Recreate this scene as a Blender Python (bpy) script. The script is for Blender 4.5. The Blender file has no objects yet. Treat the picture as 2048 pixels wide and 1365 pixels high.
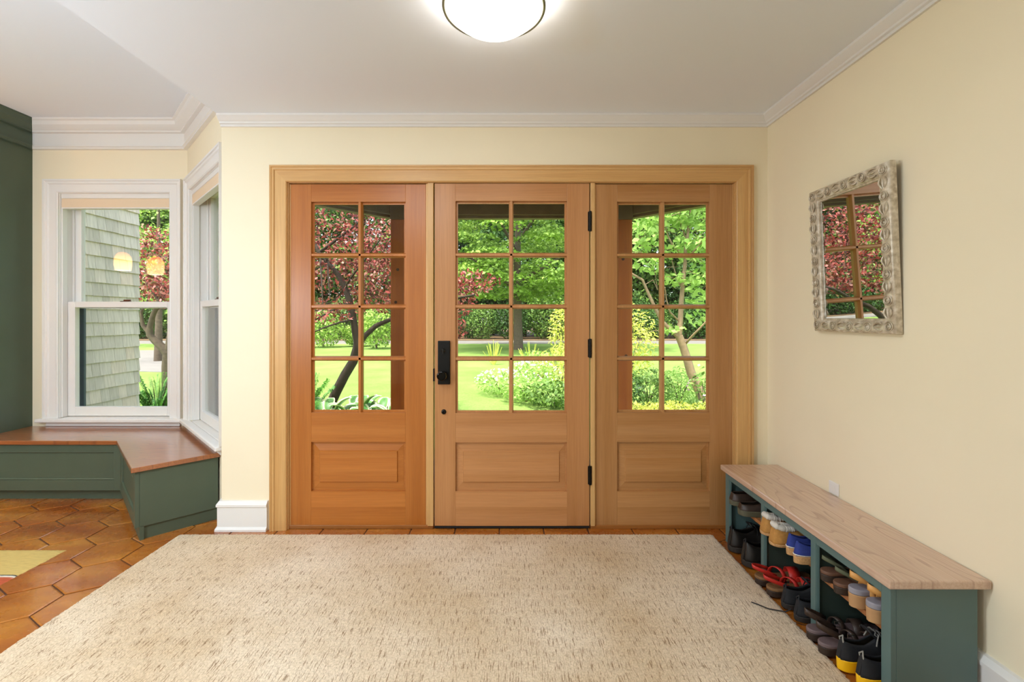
import bpy, bmesh, math, random
import numpy as np
from mathutils import Vector, Matrix

random.seed(7)
RNG = np.random.default_rng(11)
SC = bpy.context.scene
COL = SC.collection
EYE = 1.247          # camera height
F = 911.0            # focal length in photo pixels


def P(px, py, Y):
    """point of the photo at the distance Y from the camera"""
    return Vector(((px - 1015.0) * Y / F, Y, EYE + (636.0 - py) * Y / F))


def lin(h):
    h = h.lstrip('#')
    out = []
    for i in (0, 2, 4):
        v = int(h[i:i + 2], 16) / 255.0
        out.append(v / 12.92 if v <= 0.04045 else ((v + 0.055) / 1.055) ** 2.4)
    return (*out, 1.0)


# ---------------------------------------------------------------- mesh builder
class MB:
    def __init__(self, M=None):
        self.v, self.f, self.m = [], [], []
        self.M = M or Matrix.Identity(4)

    def add(self, vs, fs, mi=0, M=None):
        b = len(self.v)
        T = self.M @ M if M is not None else self.M
        self.v.extend(T @ Vector(p) for p in vs)
        for f in fs:
            self.f.append(tuple(b + i for i in f))
            self.m.append(mi)
        return self

    def box(self, x0, x1, y0, y1, z0, z1, mi=0, M=None):
        vs = [(x, y, z) for z in (z0, z1) for y in (y0, y1) for x in (x0, x1)]
        return self.add(vs, [(0, 2, 3, 1), (4, 5, 7, 6), (0, 1, 5, 4), (2, 6, 7, 3), (0, 4, 6, 2), (1, 3, 7, 5)], mi, M)

    def prism(self, poly, z0, z1, mi=0, M=None):
        n = len(poly)
        vs = [(p[0], p[1], z0) for p in poly] + [(p[0], p[1], z1) for p in poly]
        fs = [tuple(range(n))[::-1], tuple(range(n, 2 * n))] + [(i, (i + 1) % n, n + (i + 1) % n, n + i) for i in range(n)]
        return self.add(vs, fs, mi, M)

    def lathe(self, prof, n=32, mi=0, M=None):
        """prof: list of (r, z), turned round Z"""
        vs, fs, rows = [], [], []
        for r, z in prof:
            if r < 1e-6:
                rows.append([len(vs)])
                vs.append((0, 0, z))
            else:
                rows.append(list(range(len(vs), len(vs) + n)))
                vs += [(r * math.cos(2 * math.pi * i / n), r * math.sin(2 * math.pi * i / n), z) for i in range(n)]
        for a, b in zip(rows, rows[1:]):
            for i in range(n):
                j = (i + 1) % n
                if len(a) == 1 and len(b) > 1:
                    fs.append((a[0], b[i], b[j]))
                elif len(b) == 1 and len(a) > 1:
                    fs.append((a[i], b[0], a[j]))
                elif len(a) > 1:
                    fs.append((a[i], b[i], b[j], a[j]))
        return self.add(vs, fs, mi, M)

    def tube(self, pts, r, n=8, mi=0, closed=False):
        """round tube along pts; r a number or one per point"""
        pts = [Vector(p) for p in pts]
        k = len(pts)
        rr = r if isinstance(r, (list, tuple)) else [r] * k
        vs, fs, up = [], [], None
        for i, p in enumerate(pts):
            a = pts[(i - 1) % k] if closed or i else pts[0]
            b = pts[(i + 1) % k] if closed or i < k - 1 else pts[-1]
            t = (b - a).normalized()
            if up is None:
                up = Vector((0, 0, 1)) if abs(t.z) < .9 else Vector((1, 0, 0))
            up = (up - t * up.dot(t)).normalized()
            s = t.cross(up)
            for j in range(n):
                an = 2 * math.pi * j / n
                vs.append(p + (up * math.cos(an) + s * math.sin(an)) * rr[i])
        for i in range(k if closed else k - 1):
            for j in range(n):
                i2, j2 = (i + 1) % k, (j + 1) % n
                fs.append((i * n + j, i * n + j2, i2 * n + j2, i2 * n + j))
        if not closed:
            fs += [tuple(range(n))[::-1], tuple(range((k - 1) * n, k * n))]
        return self.add(vs, fs, mi)

    def sweep(self, path, prof, nrm, closed=False, lo=0, hi=None, mi=0):
        """closed profile (a, b) along path: a = left of travel seen from nrm, b = along nrm, mitred"""
        path = [Vector(p) for p in path]
        n = Vector(nrm).normalized()
        k, q = len(path), len(prof)
        hi = k - 1 if hi is None else hi
        rings = []
        for i in range(k):
            t1 = (path[i] - path[i - 1]).normalized() if (i or closed) else None
            t2 = (path[(i + 1) % k] - path[i]).normalized() if (i < k - 1 or closed) else None
            t1 = t1 if t1 is not None else t2
            t2 = t2 if t2 is not None else t1
            s1, s2 = n.cross(t1), n.cross(t2)
            m = (s1 + s2) / (1 + s1.dot(s2))
            rings.append([path[i] + m * a + n * b for a, b in prof])
        idx = list(range(k)) if closed else list(range(lo, hi + 1))
        vs = [v for i in idx for v in rings[i]]
        fs = []
        c = len(idx)
        for i in range(c if closed else c - 1):
            i2 = (i + 1) % c
            for j in range(q):
                j2 = (j + 1) % q
                fs.append((i * q + j, i * q + j2, i2 * q + j2, i2 * q + j))
        if not closed:
            fs += [tuple(range(q)), tuple(range((c - 1) * q, c * q))[::-1]]
        return self.add(vs, fs, mi)

    def build(self, name, mats, parent=None, bevel=0.0, seg=2, smooth=None, world=True, solid=0.0, sub=0):
        if not isinstance(mats, (list, tuple)):
            mats = [mats]
        off = Vector((0, 0, 0))
        if parent is not None and world:
            r = parent
            while r.parent is not None:
                r = r.parent
            off = r.location.copy()
        me = bpy.data.meshes.new(name)
        me.from_pydata([tuple(v - off) for v in self.v], [], self.f)
        for m in mats:
            me.materials.append(m)
        if len(mats) > 1:
            me.polygons.foreach_set('material_index', self.m)
        bm = bmesh.new()
        bm.from_mesh(me)
        bmesh.ops.recalc_face_normals(bm, faces=bm.faces)
        bm.to_mesh(me)
        bm.free()
        if smooth is not None:
            me.polygons.foreach_set('use_smooth', [True] * len(me.polygons))
            me.set_sharp_from_angle(angle=math.radians(smooth))
        o = bpy.data.objects.new(name, me)
        COL.objects.link(o)
        o.parent = parent
        if solid:
            s = o.modifiers.new('solid', 'SOLIDIFY')
            s.thickness = solid
            s.offset = 0
        if sub:
            s = o.modifiers.new('sub', 'SUBSURF')
            s.levels = s.render_levels = sub
        if bevel:
            b = o.modifiers.new('bevel', 'BEVEL')
            b.width, b.segments, b.limit_method, b.angle_limit = bevel, seg, 'ANGLE', math.radians(40)
        return o


def tag(o, label=None, cat=None, group=None, kind=None):
    if label: o['label'] = label
    if cat: o['category'] = cat
    if group: o['group'] = group
    if kind: o['kind'] = kind
    return o


def thing(name, label, cat, loc=(0, 0, 0), rz=0.0, group=None, kind=None):
    o = bpy.data.objects.new(name, None)
    COL.objects.link(o)
    o.location = loc
    o.rotation_euler = (0, 0, rz)
    o.empty_display_size = .05
    return tag(o, label, cat, group, kind)


def dup(root, loc, rz=0.0, scale=None, label=None, group=None):
    def cp(o, par):
        c = o.copy()
        COL.objects.link(c)
        c.parent = par
        for ch in list(o.children):
            cp(ch, c)
        return c
    r = cp(root, None)
    r.location = loc
    r.rotation_euler = (0, 0, rz)
    if scale: r.scale = (scale,) * 3 if isinstance(scale, (int, float)) else scale
    if label: r['label'] = label
    if group: r['group'] = group
    return r


# ---------------------------------------------------------------- materials
def new_mat(name):
    m = bpy.data.materials.new(name)
    m.use_nodes = True
    nt = m.node_tree
    b = nt.nodes['Principled BSDF']
    return m, nt, b


def N(nt, t, **kw):
    n = nt.nodes.new(t)
    for k, v in kw.items():
        if k.startswith('i_'):
            key = k[2:]
            n.inputs[int(key) if key.isdigit() else key.replace('_', ' ')].default_value = v
        else:
            setattr(n, k, v)
    return n


def ramp(nt, stops, src=None):
    r = nt.nodes.new('ShaderNodeValToRGB')
    e = r.color_ramp.elements
    while len(e) < len(stops):
        e.new(.5)
    for i, (p, c) in enumerate(stops):
        e[i].position = p
        e[i].color = lin(c) if isinstance(c, str) else c
    if src is not None:
        nt.links.new(src, r.inputs[0])
    return r


def mix(nt, a, b, fac, mode='MIX'):
    m = nt.nodes.new('ShaderNodeMix')
    m.data_type = 'RGBA'
    m.blend_type = mode
    for sock, val in ((m.inputs[0], fac), (m.inputs[6], a), (m.inputs[7], b)):
        if hasattr(val, 'is_output'):
            nt.links.new(val, sock)
        elif isinstance(val, str):
            sock.default_value = lin(val)
        else:
            sock.default_value = val
    return m.outputs[2]


def coords(nt, scale=(1, 1, 1), rot=(0, 0, 0)):
    tc = nt.nodes.new('ShaderNodeTexCoord')
    mp = nt.nodes.new('ShaderNodeMapping')
    mp.inputs['Scale'].default_value = scale
    mp.inputs['Rotation'].default_value = rot
    nt.links.new(tc.outputs['Object'], mp.inputs[0])
    return mp.outputs[0]


def bump(nt, b, src, strength, dist):
    n = N(nt, 'ShaderNodeBump', i_Strength=strength, i_Distance=dist)
    nt.links.new(src, n.inputs['Height'])
    nt.links.new(n.outputs[0], b.inputs['Normal'])


def plain(name, col, rough=.5, metal=0.0, spec=.5, noise=0.0, nscale=40.0, bmp=0.0):
    m, nt, b = new_mat(name)
    b.inputs['Roughness'].default_value = rough
    b.inputs['Metallic'].default_value = metal
    b.inputs['Specular IOR Level'].default_value = spec
    b.inputs['Base Color'].default_value = lin(col)
    if noise or bmp:
        nz = N(nt, 'ShaderNodeTexNoise', i_Scale=nscale, i_Detail=4.0)
        nt.links.new(coords(nt), nz.inputs['Vector'])
        if noise:
            c = lin(col)
            d = tuple(max(0, x * (1 - noise)) for x in c[:3]) + (1,)
            l = tuple(min(1, x * (1 + noise)) for x in c[:3]) + (1,)
            r = ramp(nt, [(.3, d), (.7, l)], nz.outputs[0])
            nt.links.new(r.outputs[0], b.inputs['Base Color'])
        if bmp:
            bump(nt, b, nz.outputs[0], bmp, .002)
    return m


def wood(name, dark, light, axis, rough=.35, vary=.12, across=55.0, along=1.6, lines=.35, spec=.4):
    """straight-grained board; axis = 'x' 'y' 'z' direction of the grain"""
    m, nt, b = new_mat(name)
    s = [across] * 3
    s['xyz'.index(axis)] = along
    co = coords(nt, tuple(s))
    geo = nt.nodes.new('ShaderNodeNewGeometry')
    add = N(nt, 'ShaderNodeVectorMath', operation='ADD')
    sc = N(nt, 'ShaderNodeVectorMath', operation='SCALE', i_Scale=40.0)
    comb = nt.nodes.new('ShaderNodeCombineXYZ')
    for i in range(3):
        nt.links.new(geo.outputs['Random Per Island'], comb.inputs[i])
    nt.links.new(comb.outputs[0], sc.inputs[0])
    nt.links.new(co, add.inputs[0])
    nt.links.new(sc.outputs[0], add.inputs[1])
    n1 = N(nt, 'ShaderNodeTexNoise', i_Scale=.22, i_Detail=3.0, i_Roughness=.55)
    n2 = N(nt, 'ShaderNodeTexNoise', i_Scale=2.6, i_Detail=5.0, i_Roughness=.65)
    for n in (n1, n2):
        nt.links.new(add.outputs[0], n.inputs['Vector'])
    r1 = ramp(nt, [(.3, dark), (.7, light)], n1.outputs[0])
    r2 = ramp(nt, [(.35, (.62, .56, .5, 1)), (.6, (1, 1, 1, 1))], n2.outputs[0])
    c = mix(nt, r1.outputs[0], r2.outputs[0], lines, 'MULTIPLY')
    mr = N(nt, 'ShaderNodeMapRange', i_3=1 - vary, i_4=1 + vary)
    nt.links.new(geo.outputs['Random Per Island'], mr.inputs[0])
    hs = N(nt, 'ShaderNodeHueSaturation')
    nt.links.new(c, hs.inputs['Color'])
    nt.links.new(mr.outputs[0], hs.inputs['Value'])
    nt.links.new(hs.outputs[0], b.inputs['Base Color'])
    b.inputs['Roughness'].default_value = rough
    b.inputs['Specular IOR Level'].default_value = spec
    bump(nt, b, n2.outputs[0], .12, .001)
    return m


def plank_top(name, dark, light, line, axis, rough, width=.17, cath=7.0, coat=0.0):
    """glued boards with cathedral grain running along axis"""
    m, nt, b = new_mat(name)
    tc = nt.nodes.new('ShaderNodeTexCoord')
    sep = nt.nodes.new('ShaderNodeSeparateXYZ')
    nt.links.new(tc.outputs['Object'], sep.inputs[0])
    A, C = ('X', 'Y') if axis == 'x' else ('Y', 'X')
    dv = N(nt, 'ShaderNodeMath', operation='DIVIDE', i_1=width)
    nt.links.new(sep.outputs[C], dv.inputs[0])
    fl = N(nt, 'ShaderNodeMath', operation='FLOOR')
    nt.links.new(dv.outputs[0], fl.inputs[0])
    wn = N(nt, 'ShaderNodeTexWhiteNoise', noise_dimensions='1D')
    nt.links.new(fl.outputs[0], wn.inputs['W'])
    fr = N(nt, 'ShaderNodeMath', operation='FRACT')
    nt.links.new(dv.outputs[0], fr.inputs[0])
    comb = nt.nodes.new('ShaderNodeCombineXYZ')
    al = N(nt, 'ShaderNodeMath', operation='MULTIPLY_ADD', i_1=.75)
    nt.links.new(sep.outputs[A], al.inputs[0])
    m10 = N(nt, 'ShaderNodeMath', operation='MULTIPLY', i_1=9.0)
    nt.links.new(wn.outputs['Value'], m10.inputs[0])
    nt.links.new(m10.outputs[0], al.inputs[2])
    c5 = N(nt, 'ShaderNodeMath', operation='SUBTRACT', i_1=.5)
    nt.links.new(fr.outputs[0], c5.inputs[0])
    nt.links.new(al.outputs[0], comb.inputs[0])
    cm = N(nt, 'ShaderNodeMath', operation='MULTIPLY', i_1=width * 3.5)
    nt.links.new(c5.outputs[0], cm.inputs[0])
    nt.links.new(cm.outputs[0], comb.inputs[1])
    nz = N(nt, 'ShaderNodeTexNoise', i_Scale=1.7, i_Detail=2.0, i_Roughness=.45)
    nt.links.new(comb.outputs[0], nz.inputs['Vector'])
    lv = N(nt, 'ShaderNodeMath', operation='MULTIPLY', i_1=cath * 2)
    nt.links.new(nz.outputs[0], lv.inputs[0])
    lf = N(nt, 'ShaderNodeMath', operation='FRACT')
    nt.links.new(lv.outputs[0], lf.inputs[0])
    rl = ramp(nt, [(0, (.0,) * 3 + (1,)), (.8, (.25,) * 3 + (1,)), (.93, (1, 1, 1, 1)), (1, (0, 0, 0, 1))], lf.outputs[0])
    fine = N(nt, 'ShaderNodeTexNoise', i_Scale=1.0, i_Detail=5.0)
    sc = (3, 160, 160) if axis == 'x' else (160, 3, 160)
    nt.links.new(coords(nt, sc), fine.inputs['Vector'])
    base = ramp(nt, [(.3, dark), (.7, light)], fine.outputs[0])
    col = mix(nt, base.outputs[0], line, mix_fac(nt, rl.outputs[0], .55))
    hs = N(nt, 'ShaderNodeHueSaturation')
    mr = N(nt, 'ShaderNodeMapRange', i_3=.92, i_4=1.07)
    nt.links.new(wn.outputs['Value'], mr.inputs[0])
    nt.links.new(mr.outputs[0], hs.inputs['Value'])
    nt.links.new(col, hs.inputs['Color'])
    nt.links.new(hs.outputs[0], b.inputs['Base Color'])
    b.inputs['Roughness'].default_value = rough
    b.inputs['Coat Weight'].default_value = coat
    b.inputs['Coat Roughness'].default_value = .2
    b.inputs['Coat IOR'].default_value = 1.75
    return m


def mix_fac(nt, src, k):
    n = N(nt, 'ShaderNodeMath', operation='MULTIPLY', i_1=k)
    nt.links.new(src, n.inputs[0])
    return n.outputs[0]


def leaf_mat(name, stops, trans=.35, rough=.5):
    m, nt, b = new_mat(name)
    geo = nt.nodes.new('ShaderNodeNewGeometry')
    r = ramp(nt, stops, geo.outputs['Random Per Island'])
    nt.links.new(r.outputs[0], b.inputs['Base Color'])
    b.inputs['Roughness'].default_value = rough
    b.inputs['Specular IOR Level'].default_value = .3
    t = nt.nodes.new('ShaderNodeBsdfTranslucent')
    nt.links.new(r.outputs[0], t.inputs['Color'])
    ms = N(nt, 'ShaderNodeMixShader', i_0=trans)
    nt.links.new(b.outputs[0], ms.inputs[1])
    nt.links.new(t.outputs[0], ms.inputs[2])
    nt.links.new(ms.outputs[0], nt.nodes['Material Output'].inputs[0])
    return m


def glass_mat(name, tint='FFFFFF', refl=.05):
    m = bpy.data.materials.new(name)
    m.use_nodes = True
    nt = m.node_tree
    nt.nodes.clear()
    out = nt.nodes.new('ShaderNodeOutputMaterial')
    tr = N(nt, 'ShaderNodeBsdfTransparent')
    tr.inputs[0].default_value = lin(tint)
    gl = N(nt, 'ShaderNodeBsdfGlossy')
    gl.inputs['Roughness'].default_value = 0.0
    lw = N(nt, 'ShaderNodeLayerWeight', i_Blend=.5)
    pw = N(nt, 'ShaderNodeMath', operation='POWER', i_1=5.0)
    nt.links.new(lw.outputs['Facing'], pw.inputs[0])
    ma = N(nt, 'ShaderNodeMath', operation='MULTIPLY_ADD', i_1=.85, i_2=refl)
    nt.links.new(pw.outputs[0], ma.inputs[0])
    ms = nt.nodes.new('ShaderNodeMixShader')
    nt.links.new(ma.outputs[0], ms.inputs[0])
    nt.links.new(tr.outputs[0], ms.inputs[1])
    nt.links.new(gl.outputs[0], ms.inputs[2])
    nt.links.new(ms.outputs[0], out.inputs[0])
    return m


def glow_mat(name, col, strength, edge=None):
    m, nt, b = new_mat(name)
    b.inputs['Base Color'].default_value = lin('FFFFFF')
    b.inputs['Roughness'].default_value = .35
    b.inputs['Emission Strength'].default_value = strength
    b.inputs['Emission Color'].default_value = lin(col)
    return m


# ---------------------------------------------------------------- leaves
def leaf_cloud(name, C, size, mat, parent=None, up=.6, aspect=.5, out=None, droop=0.0, fold=.25, world=True, rng=RNG):
    """one small folded blade per centre in C"""
    C = np.asarray(C, float)
    n = len(C)
    nr = rng.normal(size=(n, 3))
    nr /= np.linalg.norm(nr, axis=1, keepdims=True)
    nr = nr * (1 - up) + np.array([0, 0, 1.0]) * up
    if out is not None:
        nr = nr + out * .35
    nr /= np.linalg.norm(nr, axis=1, keepdims=True)
    d = rng.normal(size=(n, 3))
    if out is not None:
        d = d * .7 + out
    d[:, 2] -= droop
    d -= nr * (d * nr).sum(1, keepdims=True)
    d /= np.linalg.norm(d, axis=1, keepdims=True) + 1e-9
    u = np.cross(nr, d)
    L = size * rng.uniform(.65, 1.25, (n, 1))
    W = L * aspect * .5
    V = np.empty((n, 4, 3))
    V[:, 0] = C - d * L * .5
    V[:, 1] = C - d * L * .05 + u * W + nr * W * fold
    V[:, 2] = C + d * L * .5
    V[:, 3] = C - d * L * .05 - u * W + nr * W * fold
    off = np.zeros(3)
    if parent is not None and world:
        off = np.array(parent.location)
    V = (V - off).reshape(-1, 3)
    me = bpy.data.meshes.new(name)
    me.vertices.add(4 * n)
    me.vertices.foreach_set('co', V.ravel())
    me.loops.add(4 * n)
    me.loops.foreach_set('vertex_index', np.arange(4 * n, dtype=np.int32))
    me.polygons.add(n)
    me.polygons.foreach_set('loop_start', np.arange(0, 4 * n, 4, dtype=np.int32))
    me.polygons.foreach_set('loop_total', np.full(n, 4, dtype=np.int32))
    me.update(calc_edges=True)
    me.materials.append(mat)
    o = bpy.data.objects.new(name, me)
    COL.objects.link(o)
    o.parent = parent
    return o


def blob(center, rad, n, shell=.0, rng=RNG):
    """n points in an ellipsoid, and their outward directions"""
    d = rng.normal(size=(n, 3))
    d /= np.linalg.norm(d, axis=1, keepdims=True)
    r = rng.uniform(shell ** 3, 1, (n, 1)) ** (1 / 3)
    return np.array(center) + d * r * np.array(rad), d
# ================================================================ materials of the place
M = {}
M['cream'] = plain('cream_wall_paint', 'EBDFC2', .75, spec=.2, noise=.012, nscale=3, bmp=.03)
M['ceiling'] = plain('ceiling_paint', 'E8EDF4', .85, spec=.1)
M['white'] = plain('white_trim_paint', 'E2DFDA', .38, spec=.4)
M['green'] = plain('sage_green_paint', '4E5A49', .42, spec=.4, noise=.03, nscale=6)
M['teal'] = plain('grey_green_paint', '566D6A', .4, spec=.4, noise=.03, nscale=6)
M['shaded_green'] = plain('cubby_shaded_green', '37423A', .5, spec=.3)  # bench green darkened to imitate the shade inside the cubbies
M['pine_z'] = wood('pine_upright', 'C6965A', 'D8AE74', 'z', .38, .05, lines=.3)
M['pine_x'] = wood('pine_crosswise', 'C6965A', 'D8AE74', 'x', .38, .05, lines=.3)
for k, d, l, v in (('a', 'A86224', 'BA7434', .07), ('b', 'B27A48', 'C28B5A', .05), ('c', 'AA7642', 'BB8A58', .09)):  # tint a is redder: mixed light on the bay-side sidelight put into the wood colour
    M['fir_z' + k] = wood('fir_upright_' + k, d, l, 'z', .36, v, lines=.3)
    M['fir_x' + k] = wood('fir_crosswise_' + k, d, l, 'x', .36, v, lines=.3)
M['sillwood'] = wood('oak_threshold', '8A5524', 'A86C33', 'x', .4, .05)
M['black'] = plain('black_hardware', '15130F', .38, .6)
M['rubber'] = plain('black_rubber', '0B0A09', .7)
M['nickel'] = plain('brushed_nickel', '8E8C86', .35, .9)
M['glass'] = glass_mat('window_glass', 'FBFDFB', .012)
M['glass_bay'] = glass_mat('bay_window_glass', 'FBFDFB', .03)
M['seat_top'] = plank_top('cherry_seat_top', '8E4E26', 'A8642F', '6E3A1C', 'x', .3, .14, 6, 1.0)
M['bench_top'] = plank_top('cherry_bench_top', 'C2A088', 'D4B7A0', '957260', 'y', .35, .175, 6, .8)
M['shelfwood'] = wood('cherry_shelf', '9A6238', 'B4794C', 'y', .4, .04)
M['shade'] = plain('roller_shade_fabric', 'DFC9AC', .9, spec=.1, noise=.03, nscale=300)
M['bronze'] = plain('bronze_latch', '5A3320', .4, .7)
M['darkframe'] = plain('dark_sash_track', '46515C', .5)

W = 2.68            # interior face of the entry wall
XR = 1.53           # right wall
XL = -1.682         # end of the entry wall
CZ, CZ2 = 2.43, 2.745
BY = 3.50           # flat wall of the bay
BX = -3.65          # green wall
S = lambda px: (px - 1015) * W / F
Z = lambda py, Y=W: EYE + (636 - py) * Y / F
# opening of the door unit
OX0, OX1, OZ1 = S(571), S(1473), Z(361)


def struct(mb, name, mat, label, cat, bevel=0, smooth=None):
    o = mb.build(name, mat, bevel=bevel, smooth=smooth)
    return tag(o, label, cat, kind='structure')


# walls -----------------------------------------------------------
mb = MB()
mb.box(XL, OX0, W, W + .16, 0, CZ)
mb.box(OX1, XR + .15, W, W + .16, 0, CZ)
mb.box(OX0, OX1, W, W + .16, OZ1, CZ)
mb.box(XL, XR + .15, W, W + .16, CZ, 3.0)
struct(mb, 'wall_front', M['cream'], 'cream painted entry wall around the wooden front door', 'wall')
struct(MB().box(XR, XR + .15, -3.2, W, 0, 3.0), 'wall_right', M['cream'], 'cream painted wall carrying the framed mirror', 'wall')

# bay, flat wall: opening of window_1
W1X0, W1X1, WZ0, WZ1 = -3.442, -2.590, .478, 2.204
mb = MB()
mb.box(BX - .1, W1X0, BY, BY + .17, 0, 2.9)
mb.box(W1X1, -2.39, BY, BY + .17, 0, 2.9)
mb.box(W1X0, W1X1, BY, BY + .17, 0, WZ0 - .03)
mb.box(W1X0, W1X1, BY, BY + .17, WZ1, 2.9)
struct(mb, 'wall_bay', M['cream'], 'cream wall of the bay around the window that looks on grey shingles', 'wall')
# bay, angled wall in its own frame: u along the wall, v outward
CO = Vector((-2.46, BY, 0))
AM = Matrix.Translation(CO) @ Matrix.Rotation(math.radians(-45), 4, 'Z')
A0, A1 = .13, 1.0
mb = MB(AM)
mb.box(0, A0, 0, .17, 0, 2.9)
mb.box(A1, 1.09, 0, .17, 0, 2.9)
mb.box(A0, A1, 0, .17, 0, WZ0 - .03)
mb.box(A0, A1, 0, .17, WZ1, 2.9)
struct(mb, 'wall_angled', M['cream'], 'narrow slanting cream wall of the bay beside the entry wall', 'wall')
mb = MB()
mb.box(BX - .12, BX, 3.05, BY, 0, 2.9)
mb.box(-6.2, BX - .12, 3.05, 3.17, 0, 2.9)
struct(mb, 'wall_left', M['green'], 'sage green painted wall at the side of the bay', 'wall')
struct(MB().box(-6.32, -6.2, -3.2, 3.17, 0, 2.9), 'wall_far_left', M['cream'], 'cream wall at the far side of the dining room', 'wall')
struct(MB().box(-6.2, XR, -3.32, -3.2, 0, 2.9), 'wall_back', M['cream'], 'cream wall behind the camera', 'wall')
# ceilings
struct(MB().box(XL, XR, -3.2, W, CZ, CZ + .12), 'ceiling', M['ceiling'], 'lower white ceiling over the entry hall', 'ceiling')
mb = MB()
mb.box(-6.2, XL, -3.2, 2.72, CZ2, CZ2 + .12)
mb.prism([(-6.2, 2.72), (XL, 2.72), (-2.46, BY), (BX, BY), (BX, 3.05), (-6.2, 3.05)], CZ2, CZ2 + .12)
struct(mb, 'ceiling_upper', M['ceiling'], 'higher white ceiling over the bay and dining side', 'ceiling')
struct(MB().box(XL, XL + .02, -3.2, W, CZ + .12, CZ2 + .1), 'wall_drop', M['ceiling'], 'vertical drop between the higher and the lower ceiling', 'wall')
struct(MB().box(-6.3, XR, -3.3, BY + .2, 2.92, 3.05), 'roof', M['ceiling'], 'slab above the two ceilings', 'roof')

# floor: hexagonal terracotta ------------------------------------
mt, nt, b = new_mat('terracotta_tile')
geo = nt.nodes.new('ShaderNodeNewGeometry')
r1 = ramp(nt, [(0, '8E4A1C'), (.35, 'A45A20'), (.7, 'B06C28'), (1, '9C4A20')], geo.outputs['Random Per Island'])
n1 = N(nt, 'ShaderNodeTexNoise', i_Scale=2.6, i_Detail=4.0, i_Roughness=.55)
nt.links.new(coords(nt, (1.0, 2.2, 1)), n1.inputs['Vector'])
r2 = ramp(nt, [(.32, '7A3A12'), (.5, 'A2601F'), (.68, 'C08432')], n1.outputs[0])
c = mix(nt, r1.outputs[0], r2.outputs[0], .55)
nt.links.new(c, b.inputs['Base Color'])
n2 = N(nt, 'ShaderNodeTexNoise', i_Scale=14.0, i_Detail=3.0)
nt.links.new(coords(nt), n2.inputs['Vector'])
rr = ramp(nt, [(.3, (.2,) * 3 + (1,)), (.7, (.36,) * 3 + (1,))], n2.outputs[0])
nt.links.new(rr.outputs[0], b.inputs['Roughness'])
b.inputs['Coat Weight'].default_value = .6
b.inputs['Coat Roughness'].default_value = .12
bump(nt, b, n1.outputs[0], .2, .008)
M['tile'] = mt
M['grout'] = plain('dark_grout', '4A2A16', .8)
mb = MB()
mb.box(-6.2, XR, -3.2, BY, -.05, -.004, 1)
side = .15
wx, wy = side * math.sqrt(3), side * 1.5
ax, ay = -2.126, 2.126 - side
bmx = MB()
for j in range(-14, 14):
    for i in range(-18, 18):
        cx = ax + (i + (j % 2) * .5) * wx
        cy = ay + j * wy
        if not (-4.2 < cx < XR + .15 and .4 < cy < BY + .15):
            continue
        rnd = random.uniform(-.0012, .0012)
        poly = []
        for k in range(6):
            a = math.pi / 2 + k * math.pi / 3
            poly.append((cx + (side - .0035) * math.cos(a), cy + (side - .0035) * math.sin(a)))
        # clipped to the room
        cl = []
        for axis, lim, sgn in ((0, XR, 1), (1, BY, 1), (0, BX, -1)):
            src, cl = poly, []
            for p, q in zip(src, src[1:] + src[:1]):
                ip, iq = sgn * p[axis] <= sgn * lim, sgn * q[axis] <= sgn * lim
                if ip: cl.append(p)
                if ip != iq:
                    t = (lim - p[axis]) / (q[axis] - p[axis])
                    cl.append((p[0] + (q[0] - p[0]) * t, p[1] + (q[1] - p[1]) * t))
            poly = cl
            if len(poly) < 3: break
        if len(poly) < 3:
            continue
        gx = sum(p[0] for p in poly) / len(poly); gy = sum(p[1] for p in poly) / len(poly)
        n = len(poly)
        inn = [(gx + (p[0] - gx) * .955, gy + (p[1] - gy) * .955) for p in poly]
        vs = [(p[0], p[1], -.006) for p in poly] + [(p[0], p[1], -.002 + rnd) for p in poly] + [(p[0], p[1], rnd) for p in inn]
        fs = [tuple(range(2 * n, 3 * n))]
        for k in range(n):
            k2 = (k + 1) % n
            fs += [(k, k2, n + k2, n + k), (n + k, n + k2, 2 * n + k2, 2 * n + k)]
        mb.add(vs, fs, 0)
o = mb.build('floor', [M['tile'], M['grout']])
tag(o, 'glossy hexagonal terracotta tile floor', 'floor', kind='structure')

# crown mouldings -------------------------------------------------
low = [(0, CZ), (.052, CZ), (.052, CZ - .012), (.044, CZ - .018), (.036, CZ - .03), (.024, CZ - .038), (.022, CZ - .046), (.012, CZ - .05), (.012, CZ - .062), (0, CZ - .062)]
mb = MB()
mb.sweep([(XR, -3.2, 0), (XR, W, 0), (XL, W, 0)], low, (0, 0, 1))
struct(mb, 'trim_1', M['white'], 'slim white crown moulding along the entry wall and mirror wall', 'moulding', smooth=25)
z = CZ2
big = [(0, z), (.10, z), (.10, z - .012), (.088, z - .02), (.082, z - .045), (.055, z - .072), (.046, z - .078), (.046, z - .088),
       (.022, z - .092), (.022, z - .178), (.034, z - .182), (.036, z - .192), (.026, z - .2), (.026, z - .208), (0, z - .21)]
E = AM @ Vector((1.09, 0, 0))
path = [tuple(E), (-2.46, BY, 0), (BX, BY, 0), (BX, 3.05, 0)]
path = [(p[0], p[1], 0) for p in path]
mb = MB().sweep(path, big, (0, 0, 1), lo=0, hi=2)
struct(mb, 'trim_2', M['white'], 'deep white two-step crown moulding above the bay windows', 'moulding', smooth=25)
mb = MB().sweep(path, big, (0, 0, 1), lo=2, hi=3)
struct(mb, 'trim_3', M['green'], 'sage green crown moulding along the green wall', 'moulding', smooth=25)
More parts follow.
